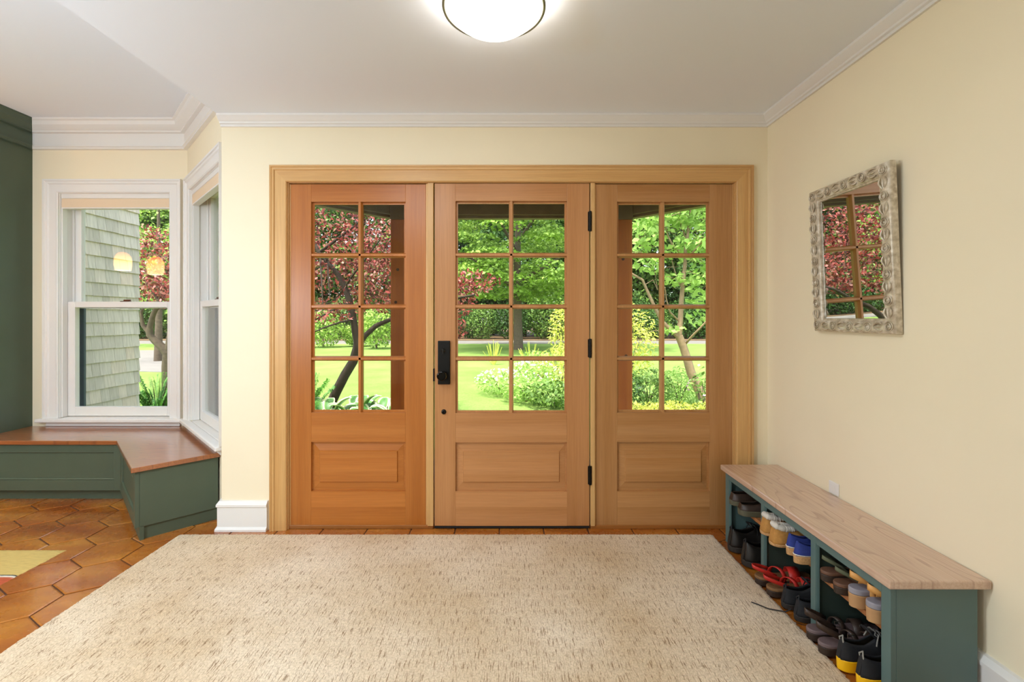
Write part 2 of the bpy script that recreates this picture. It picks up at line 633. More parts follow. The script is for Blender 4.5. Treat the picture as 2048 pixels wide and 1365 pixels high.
# baseboards ------------------------------------------------------
bb = [(0, 0), (.032, 0), (.032, .012), (.024, .022), (.02, .024), (.02, .138), (.026, .142), (.026, .154), (.018, .163), (.012, .172), (0, .174)]
mb = MB().sweep([(S(537), W, 0), (XL, W, 0), (XL - .02, W + .06, 0)], bb, (0, 0, 1))
struct(mb, 'baseboard_front', M['white'], 'tall white baseboard on the pier between bay and front door', 'baseboard', smooth=25)
mb = MB().sweep([(XR, -3.2, 0), (XR, W - .001, 0)], bb, (0, 0, 1))
struct(mb, 'baseboard_right', M['white'], 'white baseboard along the mirror wall behind the shoe bench', 'baseboard', smooth=25)
mb = MB().sweep([(XR - .03, W, 0), (S(1504), W, 0)], bb, (0, 0, 1))
struct(mb, 'baseboard_corner', M['white'], 'short white baseboard between door casing and corner', 'baseboard', smooth=25)

# ================================================================ the door unit
cas = [(0, .0), (.0, .012), (.006, .016), (.012, .016), (.078, .02), (.082, .026), (.09, .027), (.093, .022), (.098, .022), (.102, .026), (.112, .027), (.116, .02), (.116, 0)]
ins = [S(577), S(1471)]
zt = Z(364)
mb = MB()
o0 = .1
pth = [(S(575), W, 0), (S(575), W, Z(365)), (S(1471), W, Z(365)), (S(1471), W, 0)]
t = thing('trim_4', 'golden pine casing framing the front door and its sidelights', 'door casing', (0, W, 0), kind='structure')
# left jamb casing, head casing, right jamb casing as boards of their own (mitred)
cw = .097
k = cw / .116
cas = [(a * k, b) for a, b in cas]
for nm, lo, hi, mm in (('casing_board', 0, 1, 'pine_z'), ('casing_board', 1, 2, 'pine_x'), ('casing_board', 2, 3, 'pine_z')):
    MB().sweep(pth, cas, (0, -1, 0), lo=lo, hi=hi).build(nm, M[mm], t, smooth=25)

t = thing('trim_5', 'pine jambs, mullion posts and threshold holding the front door between its sidelights', 'door frame', (0, W, 0), kind='structure')
Y0, Y1 = W + .001, W + .14
MB().box(OX0, S(577), Y0, Y1, 0, OZ1).box(S(577), S(579.5), W + .012, Y1, 0, Z(367)).build('jamb', M['pine_z'], t, bevel=.002)
MB().box(S(1470), OX1, Y0, Y1, 0, OZ1).box(S(1467), S(1470), W + .012, Y1, 0, Z(367)).build('jamb', M['pine_z'], t, bevel=.002)
MB().box(S(577), S(1470), Y0, Y1, Z(366), OZ1).build('head_jamb', M['pine_x'], t, bevel=.002)
MB().box(S(855), S(867), Y0 - .004, Y1, .02, Z(366)).box(S(851), S(855), W + .012, Y1, .02, Z(366)).build('mullion_post', M['pine_z'], t, bevel=.003)
MB().box(S(1181), S(1190), Y0 - .004, Y1, .02, Z(366)).box(S(1190), S(1193), W + .012, Y1, .02, Z(366)).build('mullion_post', M['pine_z'], t, bevel=.003)
MB().box(OX0, OX1, W + .02, Y1 + .06, -.003, .014).box(OX0, S(866), W + .006, W + .04, .0, .022).box(S(1182), OX1, W + .006, W + .04, 0, .022).build('threshold', M['sillwood'], t, bevel=.003)


def bead_frame(x0, x1, z0, z1, y, d, w, M_=None):
    """moulded inner edge round an opening (quarter bead)"""
    prof = [(0, 0), (0, -d), (w * .5, -d), (w, -d * .35), (w, 0)]
    return MB().sweep([(x0, y, z0), (x0, y, z1), (x1, y, z1), (x1, y, z0)], [(-a, b) for a, b in prof], (0, -1, 0), closed=True)


def leaf_of_door(t, k, x0, x1, z0, z1, gx0, gx1, gz0, gz1, px0, px1, pz0, pz1, mx, mz, yf, th=.045):
    """stiles, rails, raised panel, muntins and panes of one door or sidelight"""
    fz, fx = M['fir_z' + k], M['fir_x' + k]
    yb = yf + th
    MB().box(x0, gx0, yf, yb, z0, z1).build('stile', fz, t, bevel=.0015)
    MB().box(gx1, x1, yf, yb, z0, z1).build('stile', fz, t, bevel=.0015)
    MB().box(gx0, gx1, yf, yb, gz1, z1).build('top_rail', fx, t, bevel=.0012)
    MB().box(gx0, gx1, yf, yb, pz1, gz0).build('lock_rail', fx, t, bevel=.0012)
    h = pz0 - z0
    mb = MB()
    for a, c_ in ((0, .3), (.3, .55), (.55, 1)):
        mb.box(gx0, gx1, yf, yb, z0 + h * a, z0 + h * c_)
    mb.build('bottom_rail', fx, t)
    # raised panel
    pr = MB()
    ix, iz = .047, .052
    yg = yf + .017
    pr.box(px0, px1, yg, yb - .008, pz0, pz1)
    q = [(px0 + .014, pz0 + .014), (px1 - .014, pz0 + .014), (px1 - .014, pz1 - .014), (px0 + .014, pz1 - .014)]
    r_ = [(px0 + ix, pz0 + iz), (px1 - ix, pz0 + iz), (px1 - ix, pz1 - iz), (px0 + ix, pz1 - iz)]
    vs = [(a, yg - .001, b) for a, b in q] + [(a, yf + .010, b) for a, b in r_] + [(a + (.004 if a < (px0 + px1) / 2 else -.004), yf + .003, b + (.004 if b < (pz0 + pz1) / 2 else -.004)) for a, b in r_]
    fs = []
    for base in (0, 4):
        fs += [(base + i, base + (i + 1) % 4, base + 4 + (i + 1) % 4, base + 4 + i) for i in range(4)]
    pr.add(vs, fs)
    tz = [pz0 + iz + .004 + (pz1 - pz0 - 2 * iz - .008) * q_ for q_ in (0, .42, .78, 1)]
    for a, c_ in zip(tz, tz[1:]):
        pr.add([(px0 + ix + .004, yf + .003, a), (px1 - ix - .004, yf + .003, a), (px1 - ix - .004, yf + .003, c_), (px0 + ix + .004, yf + .003, c_)], [(0, 1, 2, 3)])
    pan = pr.build('raised_panel', fx, t)
    bead_frame(px0, px1, pz0, pz1, yf + .018, .0165, .012).build('panel_bead', fx, pan)
    # muntins
    mb = MB()
    ym0, ym1 = yf + .003, yb - .004
    hw = .0135

    def bar(a0, a1, vert, cc):
        pf = [(-hw, ym0 + .016), (-hw * .45, ym0), (hw * .45, ym0), (hw, ym0 + .016), (hw, ym1), (-hw, ym1)]
        n = 6
        if vert:
            vs = [(cc + p[0], p[1], a0) for p in pf] + [(cc + p[0], p[1], a1) for p in pf]
        else:
            vs = [(a0, p[1], cc + p[0]) for p in pf] + [(a1, p[1], cc + p[0]) for p in pf]
        mb.add(vs, [tuple(range(6)), tuple(range(6, 12))] + [(i, (i + 1) % n, n + (i + 1) % n, n + i) for i in range(n)])
    bar(gz0, gz1, True, mx)
    for zz in mz:
        bar(gx0, gx1, False, zz)
    gl = bead_frame(gx0, gx1, gz0, gz1, yf + .02, .0175, .012)
    mb.v += gl.v
    b0 = len(mb.v) - len(gl.v)
    mb.f += [tuple(i + b0 for i in f) for f in gl.f]
    mb.m += gl.m
    mb.build('muntin_grid', fz, t)
    yg = yf + .026
    MB().box(gx0 + .001, gx1 - .001, yg, yg + .004, gz0 + .001, gz1 - .001).build('glass', M['glass'], t)


mzs = [Z(y) for y in (509.5, 613.5, 718.5)]
# centre door
d = thing('door_1', 'fir front door with eight glass panes and black lock plate', 'front door', (S(1023), W, 0), kind='structure')
leaf_of_door(d, 'b', S(869), S(1179), Z(1053), Z(367), S(911), S(1134), Z(827), Z(402), S(909.5), S(1135.5), Z(984), Z(886), S(1022.5), mzs, W + .003)
MB().box(S(869), S(1179), W + .006, W + .05, Z(1058), Z(1053.5)).build('door_sweep', M['rubber'], d)
for y0, y1 in ((424, 462), (679, 715), (933, 969)):
    zc, hh = Z((y0 + y1) / 2), (y1 - y0) / 340 / 2
    mb = MB()
    mb.tube([(S(1180), W - .005, zc - hh), (S(1180), W - .005, zc + hh)], .0068, 12)
    for q_ in (-1, -.34, .34, 1):
        mb.tube([(S(1180), W - .005, zc + hh * q_ - .003), (S(1180), W - .005, zc + hh * q_ + .003)], .0078, 12)
    mb.box(S(1180) - .012, S(1180) + .011, W - .003, W + .002, zc - hh, zc + hh)
    mb.build('hinge', M['black'], d, smooth=40)
pl = MB().box(S(876), S(900.5), W - .012, W + .004, Z(769), Z(682)).build('lock_plate', M['black'], d, bevel=.004, seg=3)
Kx, Kz = S(886.5), Z(750)
mb = MB(Matrix.Translation((Kx, W - .012, Kz)) @ Matrix.Rotation(math.radians(90), 4, 'X'))
mb.lathe([(0, 0), (.024, 0), (.024, .004), (.012, .007), (.010, .028), (.018, .034), (.0275, .042), (.029, .052), (.026, .061), (.021, .0635), (.019, .0605), (0, .0605)], 32)
mb.build('door_knob', plain('polished_black_knob', '1B1916', .18, .8), pl, smooth=35)
mb = MB(Matrix.Translation((S(887), W - .012, Z(701))) @ Matrix.Rotation(math.radians(90), 4, 'X'))
mb.lathe([(0, 0), (.012, 0), (.012, .006), (.008, .009), (0, .009)], 20)
mb.box(-.004, .004, -.018, .012, .008, .02)
mb.build('thumb_turn', plain('dull_thumb_turn', '2A2824', .25, .8), pl, smooth=35)
mb = MB(Matrix.Translation((S(887.5), W + .003, Z(824.5))) @ Matrix.Rotation(math.radians(90), 4, 'X'))
mb.lathe([(0, .004), (.004, .005), (.007, .011), (.0125, .009), (.015, 0), (0, 0)][::-1], 24)
mb.build('door_stop_button', M['black'], d, smooth=35)
MB().box(S(866.2), S(868.8), W - .003, W + .02, Z(763), Z(738)).build('latch_strike', M['black'], d)

# sidelights
s1 = thing('window_3', 'orange-tinted fir sidelight with eight panes on the bay side of the front door', 'sidelight', (S(715), W, 0), kind='structure')
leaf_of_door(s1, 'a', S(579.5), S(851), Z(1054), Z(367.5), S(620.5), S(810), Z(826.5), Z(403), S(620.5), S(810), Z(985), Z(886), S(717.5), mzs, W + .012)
s2 = thing('window_4', 'tan fir sidelight with eight panes on the mirror side of the front door', 'sidelight', (S(1330), W, 0), kind='structure')
leaf_of_door(s2, 'c', S(1193), S(1467), Z(1054), Z(367.5), S(1235.5), S(1421), Z(826.5), Z(403), S(1235.5), S(1421.5), Z(985), Z(886), S(1328), mzs, W + .012)

# ================================================================ bay windows
def hung_window(name, label, Mx, u0, u1, rootloc, c0, c1, s0, s1):
    t = thing(name, label, 'window', rootloc, kind='structure')
    Wm = M['white']
    z0, z1 = WZ0, WZ1
    zm0, zm1 = 1.322, 1.373
    # jamb liner
    mb = MB(Mx)
    mb.box(u0 - .02, u0 + .003, 0.001, .175, z0, z1).box(u1 - .003, u1 + .02, 0.001, .175, z0, z1).box(u0 + .003, u1 - .003, 0.001, .175, z1 - .003, z1 + .02)
    mb.box(u0 + .002, u0 + .012, .012, .052, z0, z1 - .002).box(u1 - .012, u1 - .002, .012, .052, z0, z1 - .002)
    mb.box(u0 + .002, u0 + .016, .1, .111, z0, z1 - .002).box(u1 - .016, u1 - .002, .1, .111, z0, z1 - .002)
    mb.build('jamb', Wm, t, bevel=.002)
    for a_, b_ in ((u0 + .004, u0 + .046), (u1 - .046, u1 - .004)):
        MB(Mx).box(a_, b_, .152, .17, z0, zm0).build('screen_track', M['darkframe'], t)
    # casing
    pf = [(0, 0), (0, .012), (.006, .017), (.014, .014), (.062, .018), (.07, .026), (.084, .027), (.088, .034), (.1, .035), (.1, 0)]
    p3 = [Mx @ Vector(p) for p in ((u0, 0, z0), (u0, 0, z1), (u1, 0, z1), (u1, 0, z0))]
    nn = Mx.to_3x3() @ Vector((0, -1, 0))
    w = c1
    pf = [(a * w / .1, b) for a, b in pf]
    MB().sweep(p3, pf, nn).build('casing', Wm, t, smooth=25)
    # stool and apron
    mb = MB(Mx)
    mb.box(s0, s1, -.055, .0, z0 - .028, z0)
    mb.box(u0 + .004, u1 - .004, .001, .17, z0 - .029, z0 - .002)
    mb.build('window_stool', Wm, t, bevel=.008, seg=3)
    MB(Mx).box(s0 + .055, s1 - .03, -.02, 0, z0 - .06, z0 - .028).build('apron', Wm, t, bevel=.004)

    def sash(nm, v0, v1, za, zb, st, br, tr):
        mb = MB(Mx)
        mb.box(u0 + .004, u0 + st, v0, v1, za, zb).box(u1 - st, u1 - .004, v0, v1, za, zb)
        mb.box(u0 + st, u1 - st, v0, v1, za, za + br).box(u0 + st, u1 - st, v0, v1, zb - tr, zb)
        o = mb.build(nm, Wm, t, bevel=.003)
        vm = (v0 + v1) / 2
        MB(Mx).box(u0 + st - .004, u1 - st + .004, vm, vm + .004, za + br - .004, zb - tr + .004).build('glass', M['glass_bay'], o)
        return o
    lo = sash('lower_sash', .055, .095, z0 + .002, zm1, .066, .07, .045)
    sash('upper_sash', .112, .15, zm0, z1, .062, .05, .05)
    um = (u0 + u1) / 2 + .02
    mb = MB(Mx)
    mb.box(um - .035, um + .035, .062, .088, zm1, zm1 + .006).box(um - .012, um + .04, .066, .078, zm1 + .006, zm1 + .016)
    mb.build('sash_lock', M['bronze'], lo, bevel=.002)
    # roller shade, drawn up
    sh = MB(Mx).box(u0 + .006, u1 - .006, .004, .05, z1 - .038, z1 - .002).build('shade_headrail', Wm, t, bevel=.005)
    MB(Mx).box(u0 + .008, u1 - .008, .006, .046, z1 - .108, z1 - .038).build('shade_fabric', M['shade'], sh, bevel=.004)
    MB(Mx).box(u0 + .008, u1 - .008, .004, .048, z1 - .116, z1 - .107).build('shade_bottom_rail', Wm, sh, bevel=.003)


FM = Matrix.Translation((0, BY, 0))
hung_window('window_1', 'white double-hung bay window looking out on grey shingles', FM, W1X0, W1X1, (-3.016, BY, WZ0), 0, .1, -3.585, -2.475)
hung_window('window_2', 'white double-hung window in the slanting bay wall', AM, A0, A1, tuple(AM @ Vector((.56, 0, WZ0))), 0, .09, .02, 1.085)
# ================================================================ window seat
def panelled(mb, Mx, u0, u1, z0, z1, st=.07, th=.02, rail=.07, groove=.010):
    """face frame with a recessed flat panel; front face at v=0, v grows into the box"""
    mb.box(u0, u0 + st, 0, th, z0, z1, 0, Mx).box(u1 - st, u1, 0, th, z0, z1, 0, Mx)
    mb.box(u0 + st, u1 - st, 0, th, z0, z0 + rail, 0, Mx).box(u0 + st, u1 - st, 0, th, z1 - rail * .7, z1, 0, Mx)
    mb.box(u0 + st, u1 - st, groove, th, z0 + rail, z1 - rail * .7, 0, Mx)
    a, b_, c_, d_ = u0 + st, u1 - st, z0 + rail, z1 - rail * .7
    g = MB().sweep([(a, 0, c_), (a, 0, d_), (b_, 0, d_), (b_, 0, c_)], [(0, -.012), (0, -.003), (-.006, -.001), (-.012, -.006), (-.012, -.012)], (0, -1, 0), closed=True)
    mb.add(g.v, g.f, 0, Mx)


ST = .417
TH = .028
t = thing('window_seat', 'sage green L-shaped window seat with cherry wood top in the bay', 'window seat', (-2.9, 3.2, 0))
I = Vector((-2.635, 3.07, 0))
q = math.sqrt(.5)
O = I + Vector((q, -q, 0)) * .80
R = O + Vector((q, q, 0)) * .425
g = .006
top = [(BX + .002, 3.07), (I.x, I.y), (O.x, O.y), (R.x, R.y), (-2.46 - g * .4, BY - .004 - .0), (BX + .002, BY - .004)]
MB().prism([(x, y) for x, y in top], ST - TH, ST).build('seat_top', M['seat_top'], t, bevel=.004, seg=3)
ov = .018
# long face (faces the room)
mb = MB()
panelled(mb, Matrix.Translation((0, 3.07 + ov, 0)), BX + .002, I.x + .04, .075, ST - TH)
mb.build('long_panel', M['green'], t, bevel=.0015)
# slanting face
FMx = Matrix.Translation(O + Vector((q, q, 0)) * ov + Vector((-q, -q, 0)) * 0) @ Matrix.Rotation(math.radians(135), 4, 'Z')
# local u runs from O to I when rotated by 135 deg; v must point into the seat (+q,+q)
BMx = Matrix(((-q, q, 0, 0), (q, q, 0, 0), (0, 0, 1, 0), (0, 0, 0, 1)))
o2 = O + Vector((q, q, 0)) * ov + Vector((-q, q, 0)) * ov
mb = MB()
panelled(mb, Matrix.Translation(o2) @ BMx, 0, .80 - ov - .012, .075, ST - TH, st=.06)
mb.build('slanted_panel', M['green'], t, bevel=.0015)
# end face
EMx = Matrix(((q, -q, 0, 0), (q, q, 0, 0), (0, 0, 1, 0), (0, 0, 0, 1)))
mb = MB()
mb.box(.0205, .40, 0.0, .02, .075, ST - TH, 0, Matrix.Translation(o2) @ EMx)
mb.build('end_panel', M['green'], t, bevel=.0015)
# plinth
pl = []
o3 = o2 + Vector((q, q, 0)) * .03 + Vector((-q, q, 0)) * .012
mb = MB()
mb.box(BX + .002, I.x + .08, 3.07 + ov + .05, 3.07 + ov + .07, 0, .08)
mb.box(0, .78, .02, .04, 0, .08, 0, Matrix.Translation(o2) @ BMx)
mb.box(.041, .40, .012, .03, 0, .08, 0, Matrix.Translation(o2) @ EMx)
mb.build('toe_kick', M['green'], t)

# ================================================================ shoe bench
BT = .418
bx0, bxf = 1.202, 1.218          # top overhang, carcass front
y0, y1 = 1.435, 2.545
t = thing('shoe_bench', 'long low shoe bench with cherry top and grey-green cubbies along the mirror wall', 'bench', (1.36, 1.99, 0))
MB().box(bx0, XR - .004, 1.433, 2.575, BT - .029, BT).build('bench_top', M['bench_top'], t, bevel=.006, seg=3)
zt = BT - .029
div = [(2.505, 2.545), (2.165, 2.19), (1.80, 1.83), (1.448, 1.484)]
xb = XR - .036
for a, b_ in (div[0], div[3]):
    MB().box(bxf + .016, xb, a + (.018 if a < 2 and a == 1.435 else .0), b_, 0, zt) if False else None
MB().box(bxf + .018, xb, 2.527, 2.545, .0, zt).build('side_panel', M['teal'], t)
MB().box(bxf + .018, xb, 1.448, 1.464, .0, zt).build('side_panel', M['teal'], t)
for a, b_ in div[1:3]:
    MB().box(bxf + .018, xb, a + .004, b_ - .004, 0, zt).build('divider', M['shaded_green'], t)
MB().box(xb - .012, xb, 1.464, 2.527, 0, zt).build('back_panel', M['shaded_green'], t)
MB().box(bxf + .018, xb - .012, 1.464, 2.527, 0, .008).build('bottom_board', M['shaded_green'], t)
# face frame
mb, bead = MB(), []
for a, b_ in div:
    mb.box(bxf, bxf + .018, a, b_, 0, zt)
for a, b_ in ((2.19, 2.505), (1.83, 2.165), (1.484, 1.80)):
    mb.box(bxf, bxf + .018, a, b_, zt - .034, zt)
    gq = MB().sweep([(bxf + .012, b_, .0), (bxf + .012, b_, zt - .034), (bxf + .012, a, zt - .034), (bxf + .012, a, 0)],
                    [(.0002, .001), (.0002, .009), (-.004, .009), (-.006, .001)], (-1, 0, 0))
    bead.append(gq)
ff = mb.build('face_frame', M['teal'], t, bevel=.0015)
for gq in bead:
    gq.build('bead', M['teal'], ff)
for a, b_ in ((2.186, 2.527), (1.826, 2.169), (1.464, 1.804)):
    zs_ = .212 if a < 1.5 else .227
    MB().box(bxf + .022, xb - .012, a, b_, zs_, zs_ + .018).build('shelf', M['shelfwood'], t, bevel=.002)

# outlet
t = thing('wall_outlet', 'white electrical outlet cover on the wall just above the shoe bench', 'outlet', (XR, 2.13, .447))
mb = MB()
mb.box(XR - .006, XR, 2.098, 2.162, .42, .478)
mb.build('cover_plate', M['white'], t, bevel=.003, seg=3)
MB().box(XR - .0075, XR - .005, 2.116, 2.144, .432, .466).build('receptacle', M['white'], t, bevel=.001)

# ================================================================ mirror
mt, nt, b = new_mat('embossed_silver_gilt')
nz = N(nt, 'ShaderNodeTexNoise', i_Scale=45.0, i_Detail=5.0)
nt.links.new(coords(nt), nz.inputs['Vector'])
r = ramp(nt, [(.3, 'A4947C'), (.55, 'CEC1AA'), (.75, 'ECE4D6')], nz.outputs[0])
nt.links.new(r.outputs[0], b.inputs['Base Color'])
b.inputs['Metallic'].default_value = .2
b.inputs['Roughness'].default_value = .38
bump(nt, b, nz.outputs[0], .35, .003)
M['gilt'] = mt
mm, nt, b = new_mat('mirror_silvering')
b.inputs['Metallic'].default_value = 1.0
b.inputs['Roughness'].default_value = 0.0
b.inputs['Base Color'].default_value = lin('E6E6E2')
M['mirror'] = mm
# local frame: u along +Y (towards the door), w up, n = into the room (-X), leaning forward at the top
MW, MH = .468, .674
t = thing('wall_mirror', 'mirror in an embossed silver frame hanging on the cream wall', 'mirror', (XR, 1.757, 1.184))
lean = math.radians(2.3)
MMx = Matrix.Translation((XR - .004, 1.757, 1.184)) @ Matrix.Rotation(-lean, 4, 'Y')
prof = [(0, 0), (0, .022), (.004, .028), (.012, .031), (.026, .032), (.044, .028), (.050, .025), (.053, .020), (.059, .019), (.061, .014), (.061, .0)]
pts = [MMx @ Vector(p) for p in ((0, 0, 0), (0, 0, MH), (0, MW, MH), (0, MW, 0))]
nn = MMx.to_3x3() @ Vector((-1, 0, 0))
mb = MB()
mb.sweep(pts, prof, nn, closed=True)
fr = mb.build('frame', M['gilt'], t, smooth=40)
MB(MMx).box(-.013, -.006, .055, MW - .055, .055, MH - .055).build('mirror_glass', M['mirror'], t)
MB(MMx).box(-.005, .0, .01, MW - .01, .01, MH - .01).build('backing', plain('mirror_backing', '3A2E22', .8), t)
# embossed scrolls: rosettes and leaf curls along every rail
mb = MB()


def emb(u, w, ang, kind, s):
    h = .0305
    T = MMx @ Matrix.Translation((-h, u, w)) @ Matrix.Rotation(ang, 4, 'X')
    if kind == 0:      # shell rosette
        for rr, zz in ((.019, .002), (.012, .004)):
            pts = [T @ Vector((-zz, rr * s * math.cos(a), rr * s * math.sin(a))) for a in np.linspace(0, 2 * math.pi, 15)[:-1]]
            mb.tube(pts, .0022 * s, 6, closed=True)
        mb.tube([T @ Vector((.003, 0, 0)), T @ Vector((-.003, 0, 0)), T @ Vector((-.006, 0, 0))], [.006 * s, .0045 * s, .001], 8)
    else:              # acanthus curl
        for sg in (-1, 1):
            pts = [T @ Vector((-.001 - .003 * math.sin(k * .5), sg * (.004 + .013 * math.sin(k * .42)) * s, (-.022 + .0075 * k) * s)) for k in range(7)]
            mb.tube(pts, [.0018, .0034, .0042, .0046, .004, .003, .0012], 6)
        pts = [T @ Vector((-.002, 0, (-.018 + .009 * k) * s)) for k in range(5)]
        mb.tube(pts, [.002, .004, .0045, .0035, .001], 6)


nV = 13
for i in range(nV):
    w = .03 + (MH - .06) * i / (nV - 1)
    for u in (.027, MW - .027):
        emb(u, w, 0, i % 2, 1.0)
nH = 9
for i in range(1, nH - 1):
    u = .03 + (MW - .06) * i / (nH - 1)
    for w in (.027, MH - .027):
        emb(u, w, math.pi / 2, i % 2, 1.0)
mb.build('scrollwork', M['gilt'], fr, smooth=60)

# ================================================================ rugs
mt, nt, b = new_mat('woven_wool_rug')
co = coords(nt)
fl = N(nt, 'ShaderNodeTexNoise', i_Scale=1.0, i_Detail=3.0, i_Roughness=.6)
nt.links.new(coords(nt, (240, 17, 1)), fl.inputs['Vector'])
rf = ramp(nt, [(.555, (0, 0, 0, 1)), (.635, (1, 1, 1, 1))], fl.outputs[0])
big = N(nt, 'ShaderNodeTexNoise', i_Scale=1.6, i_Detail=3.0)
nt.links.new(co, big.inputs['Vector'])
rb = ramp(nt, [(.35, 'C4AC8A'), (.65, 'DCCCB4')], big.outputs[0])
sp = N(nt, 'ShaderNodeTexNoise', i_Scale=1.0, i_Detail=2.0)
nt.links.new(coords(nt, (190, 120, 1)), sp.inputs['Vector'])
rs = ramp(nt, [(.3, (.72, .68, .62, 1)), (.62, (1.12, 1.1, 1.08, 1))], sp.outputs[0])
c = mix(nt, rb.outputs[0], rs.outputs[0], .85, 'MULTIPLY')
fz = N(nt, 'ShaderNodeMath', operation='MULTIPLY', i_1=.8)
nt.links.new(rf.outputs[0], fz.inputs[0])
c = mix(nt, c, '7A5A38', fz.outputs[0])
nt.links.new(c, b.inputs['Base Color'])
b.inputs['Roughness'].default_value = .95
b.inputs['Specular IOR Level'].default_value = .1
b.inputs['Sheen Weight'].default_value = .25
b.inputs['Sheen Roughness'].default_value = .5
M['rug'] = mt


def rug_mesh(name, x0, x1, yy0, yy1, th, step, mat, amp, edge, parent=None, pitch=None):
    nx, ny = int((x1 - x0) / step), int((yy1 - yy0) / (step * .8))
    X, Y = np.meshgrid(np.linspace(x0, x1, nx), np.linspace(yy0, yy1, ny))
    Zz = th + RNG.normal(size=X.shape) * amp * .5
    if pitch:
        Zz += amp * np.sin(X / pitch * 2 * math.pi) * .6 + amp * np.sin(Y / (pitch * .8) * 2 * math.pi + np.round(X / pitch) * math.pi) * .5
    e = RNG.normal(size=ny) * edge
    X[:, 0] += e; X[:, -1] += RNG.normal(size=ny) * edge
    Y[-1, :] += RNG.normal(size=nx) * edge
    for sl in ((slice(None), 0), (slice(None), -1), (-1, slice(None)), (0, slice(None))):
        Zz[sl] = .001
    for sl in ((slice(1, -1), 1), (slice(1, -1), -2), (-2, slice(1, -1))):
        Zz[sl] *= .8
    V = np.stack([X, Y, Zz], -1).reshape(-1, 3)
    idx = np.arange(nx * ny).reshape(ny, nx)
    Fq = np.stack([idx[:-1, :-1], idx[:-1, 1:], idx[1:, 1:], idx[1:, :-1]], -1).reshape(-1, 4)
    me = bpy.data.meshes.new(name)
    me.vertices.add(len(V)); me.vertices.foreach_set('co', V.ravel())
    me.loops.add(Fq.size); me.loops.foreach_set('vertex_index', Fq.ravel().astype(np.int32))
    me.polygons.add(len(Fq))
    me.polygons.foreach_set('loop_start', np.arange(0, Fq.size, 4, dtype=np.int32))
    me.polygons.foreach_set('loop_total', np.full(len(Fq), 4, dtype=np.int32))
    me.update(calc_edges=True)
    me.materials.append(mat)
    me.polygons.foreach_set('use_smooth', [True] * len(Fq))
    o = bpy.data.objects.new(name, me)
    COL.objects.link(o)
    o.parent = parent
    return o


o = rug_mesh('area_rug', -1.875, 1.172, .3, 2.605, .012, .0085, M['rug'], .0022, .004, pitch=.017)
tag(o, 'large woven beige wool rug flecked with brown in front of the door', 'rug')

mt, nt, b = new_mat('flat_weave_mat')
tc = nt.nodes.new('ShaderNodeTexCoord')
sep = nt.nodes.new('ShaderNodeSeparateXYZ')
nt.links.new(tc.outputs['Object'], sep.inputs[0])
mr = N(nt, 'ShaderNodeMapRange', i_1=1.6, i_2=2.5)
nt.links.new(sep.outputs['Y'], mr.inputs[0])
pos = lambda y: (y - 1.6) / .9
r = ramp(nt, [(0, 'B4583C'), (pos(2.172), 'C98A74'), (pos(2.180), 'D6D2C6'), (pos(2.190), '4A4A44'), (pos(2.197), 'C7AE6C')], mr.outputs[0])
r.color_ramp.interpolation = 'CONSTANT'
nz = N(nt, 'ShaderNodeTexNoise', i_Scale=1.0, i_Detail=4.0)
nt.links.new(coords(nt, (20, 160, 1)), nz.inputs['Vector'])
rn = ramp(nt, [(.3, (.78, .76, .7, 1)), (.65, (1.05, 1.04, 1.0, 1))], nz.outputs[0])
nt.links.new(mix(nt, r.outputs[0], rn.outputs[0], .8, 'MULTIPLY'), b.inputs['Base Color'])
b.inputs['Roughness'].default_value = .95
b.inputs['Specular IOR Level'].default_value = .1
o = rug_mesh('small_rug', -3.3, -2.36, 1.2, 2.44, .006, .012, mt, .0006, .0015)
tag(o, 'small mustard flat-weave rug with a rust band on the terracotta tiles', 'rug')

# ================================================================ lamps
LX, LY, LZ, LR = -.049, 1.65, 2.366, .181
t = thing('ceiling_light', 'frosted glass bowl light in a thin metal ring on the hall ceiling', 'ceiling light', (LX, LY, CZ))
LM = Matrix.Translation((LX, LY, 0))
M['bowl'] = glow_mat('lit_frosted_glass', 'FFF0DA', 7)
mb = MB(LM)
pr = []
for k in range(13):
    a = k / 12
    pr.append(((LR - .004) * a, LZ - .082 * (1 - a ** 2.2)))
pr += [((LR - .004), LZ + .004), ((LR - .012), LZ + .004)]
for k in range(11, -1, -1):
    a = k / 12
    pr.append(((LR - .012) * a, LZ + .006 - .082 * (1 - a ** 2.2)))
mb.lathe(pr, 64)
mb.build('glass_bowl', M['bowl'], t, smooth=50)
mb = MB(LM)
mb.tube([(LR * math.cos(a), LR * math.sin(a), LZ + .002) for a in np.linspace(0, 2 * math.pi, 73)[:-1]], .0064, 8, closed=True)
ring = mb.build('ring', M['nickel'], t, smooth=60)
mb = MB(LM)
mb.lathe([(0, CZ - .018), (.05, CZ - .018), (.062, CZ - .01), (.064, CZ - .0005), (0, CZ - .0005)], 32)
mb.build('canopy', M['nickel'], t, smooth=40)
for k in range(3):
    a = math.radians(90 + 120 * k)
    MB(LM).tube([(.05 * math.cos(a), .05 * math.sin(a), CZ - .012), (LR * math.cos(a), LR * math.sin(a), LZ + .003)], .0035, 8).build('arm', M['nickel'], t, smooth=60)

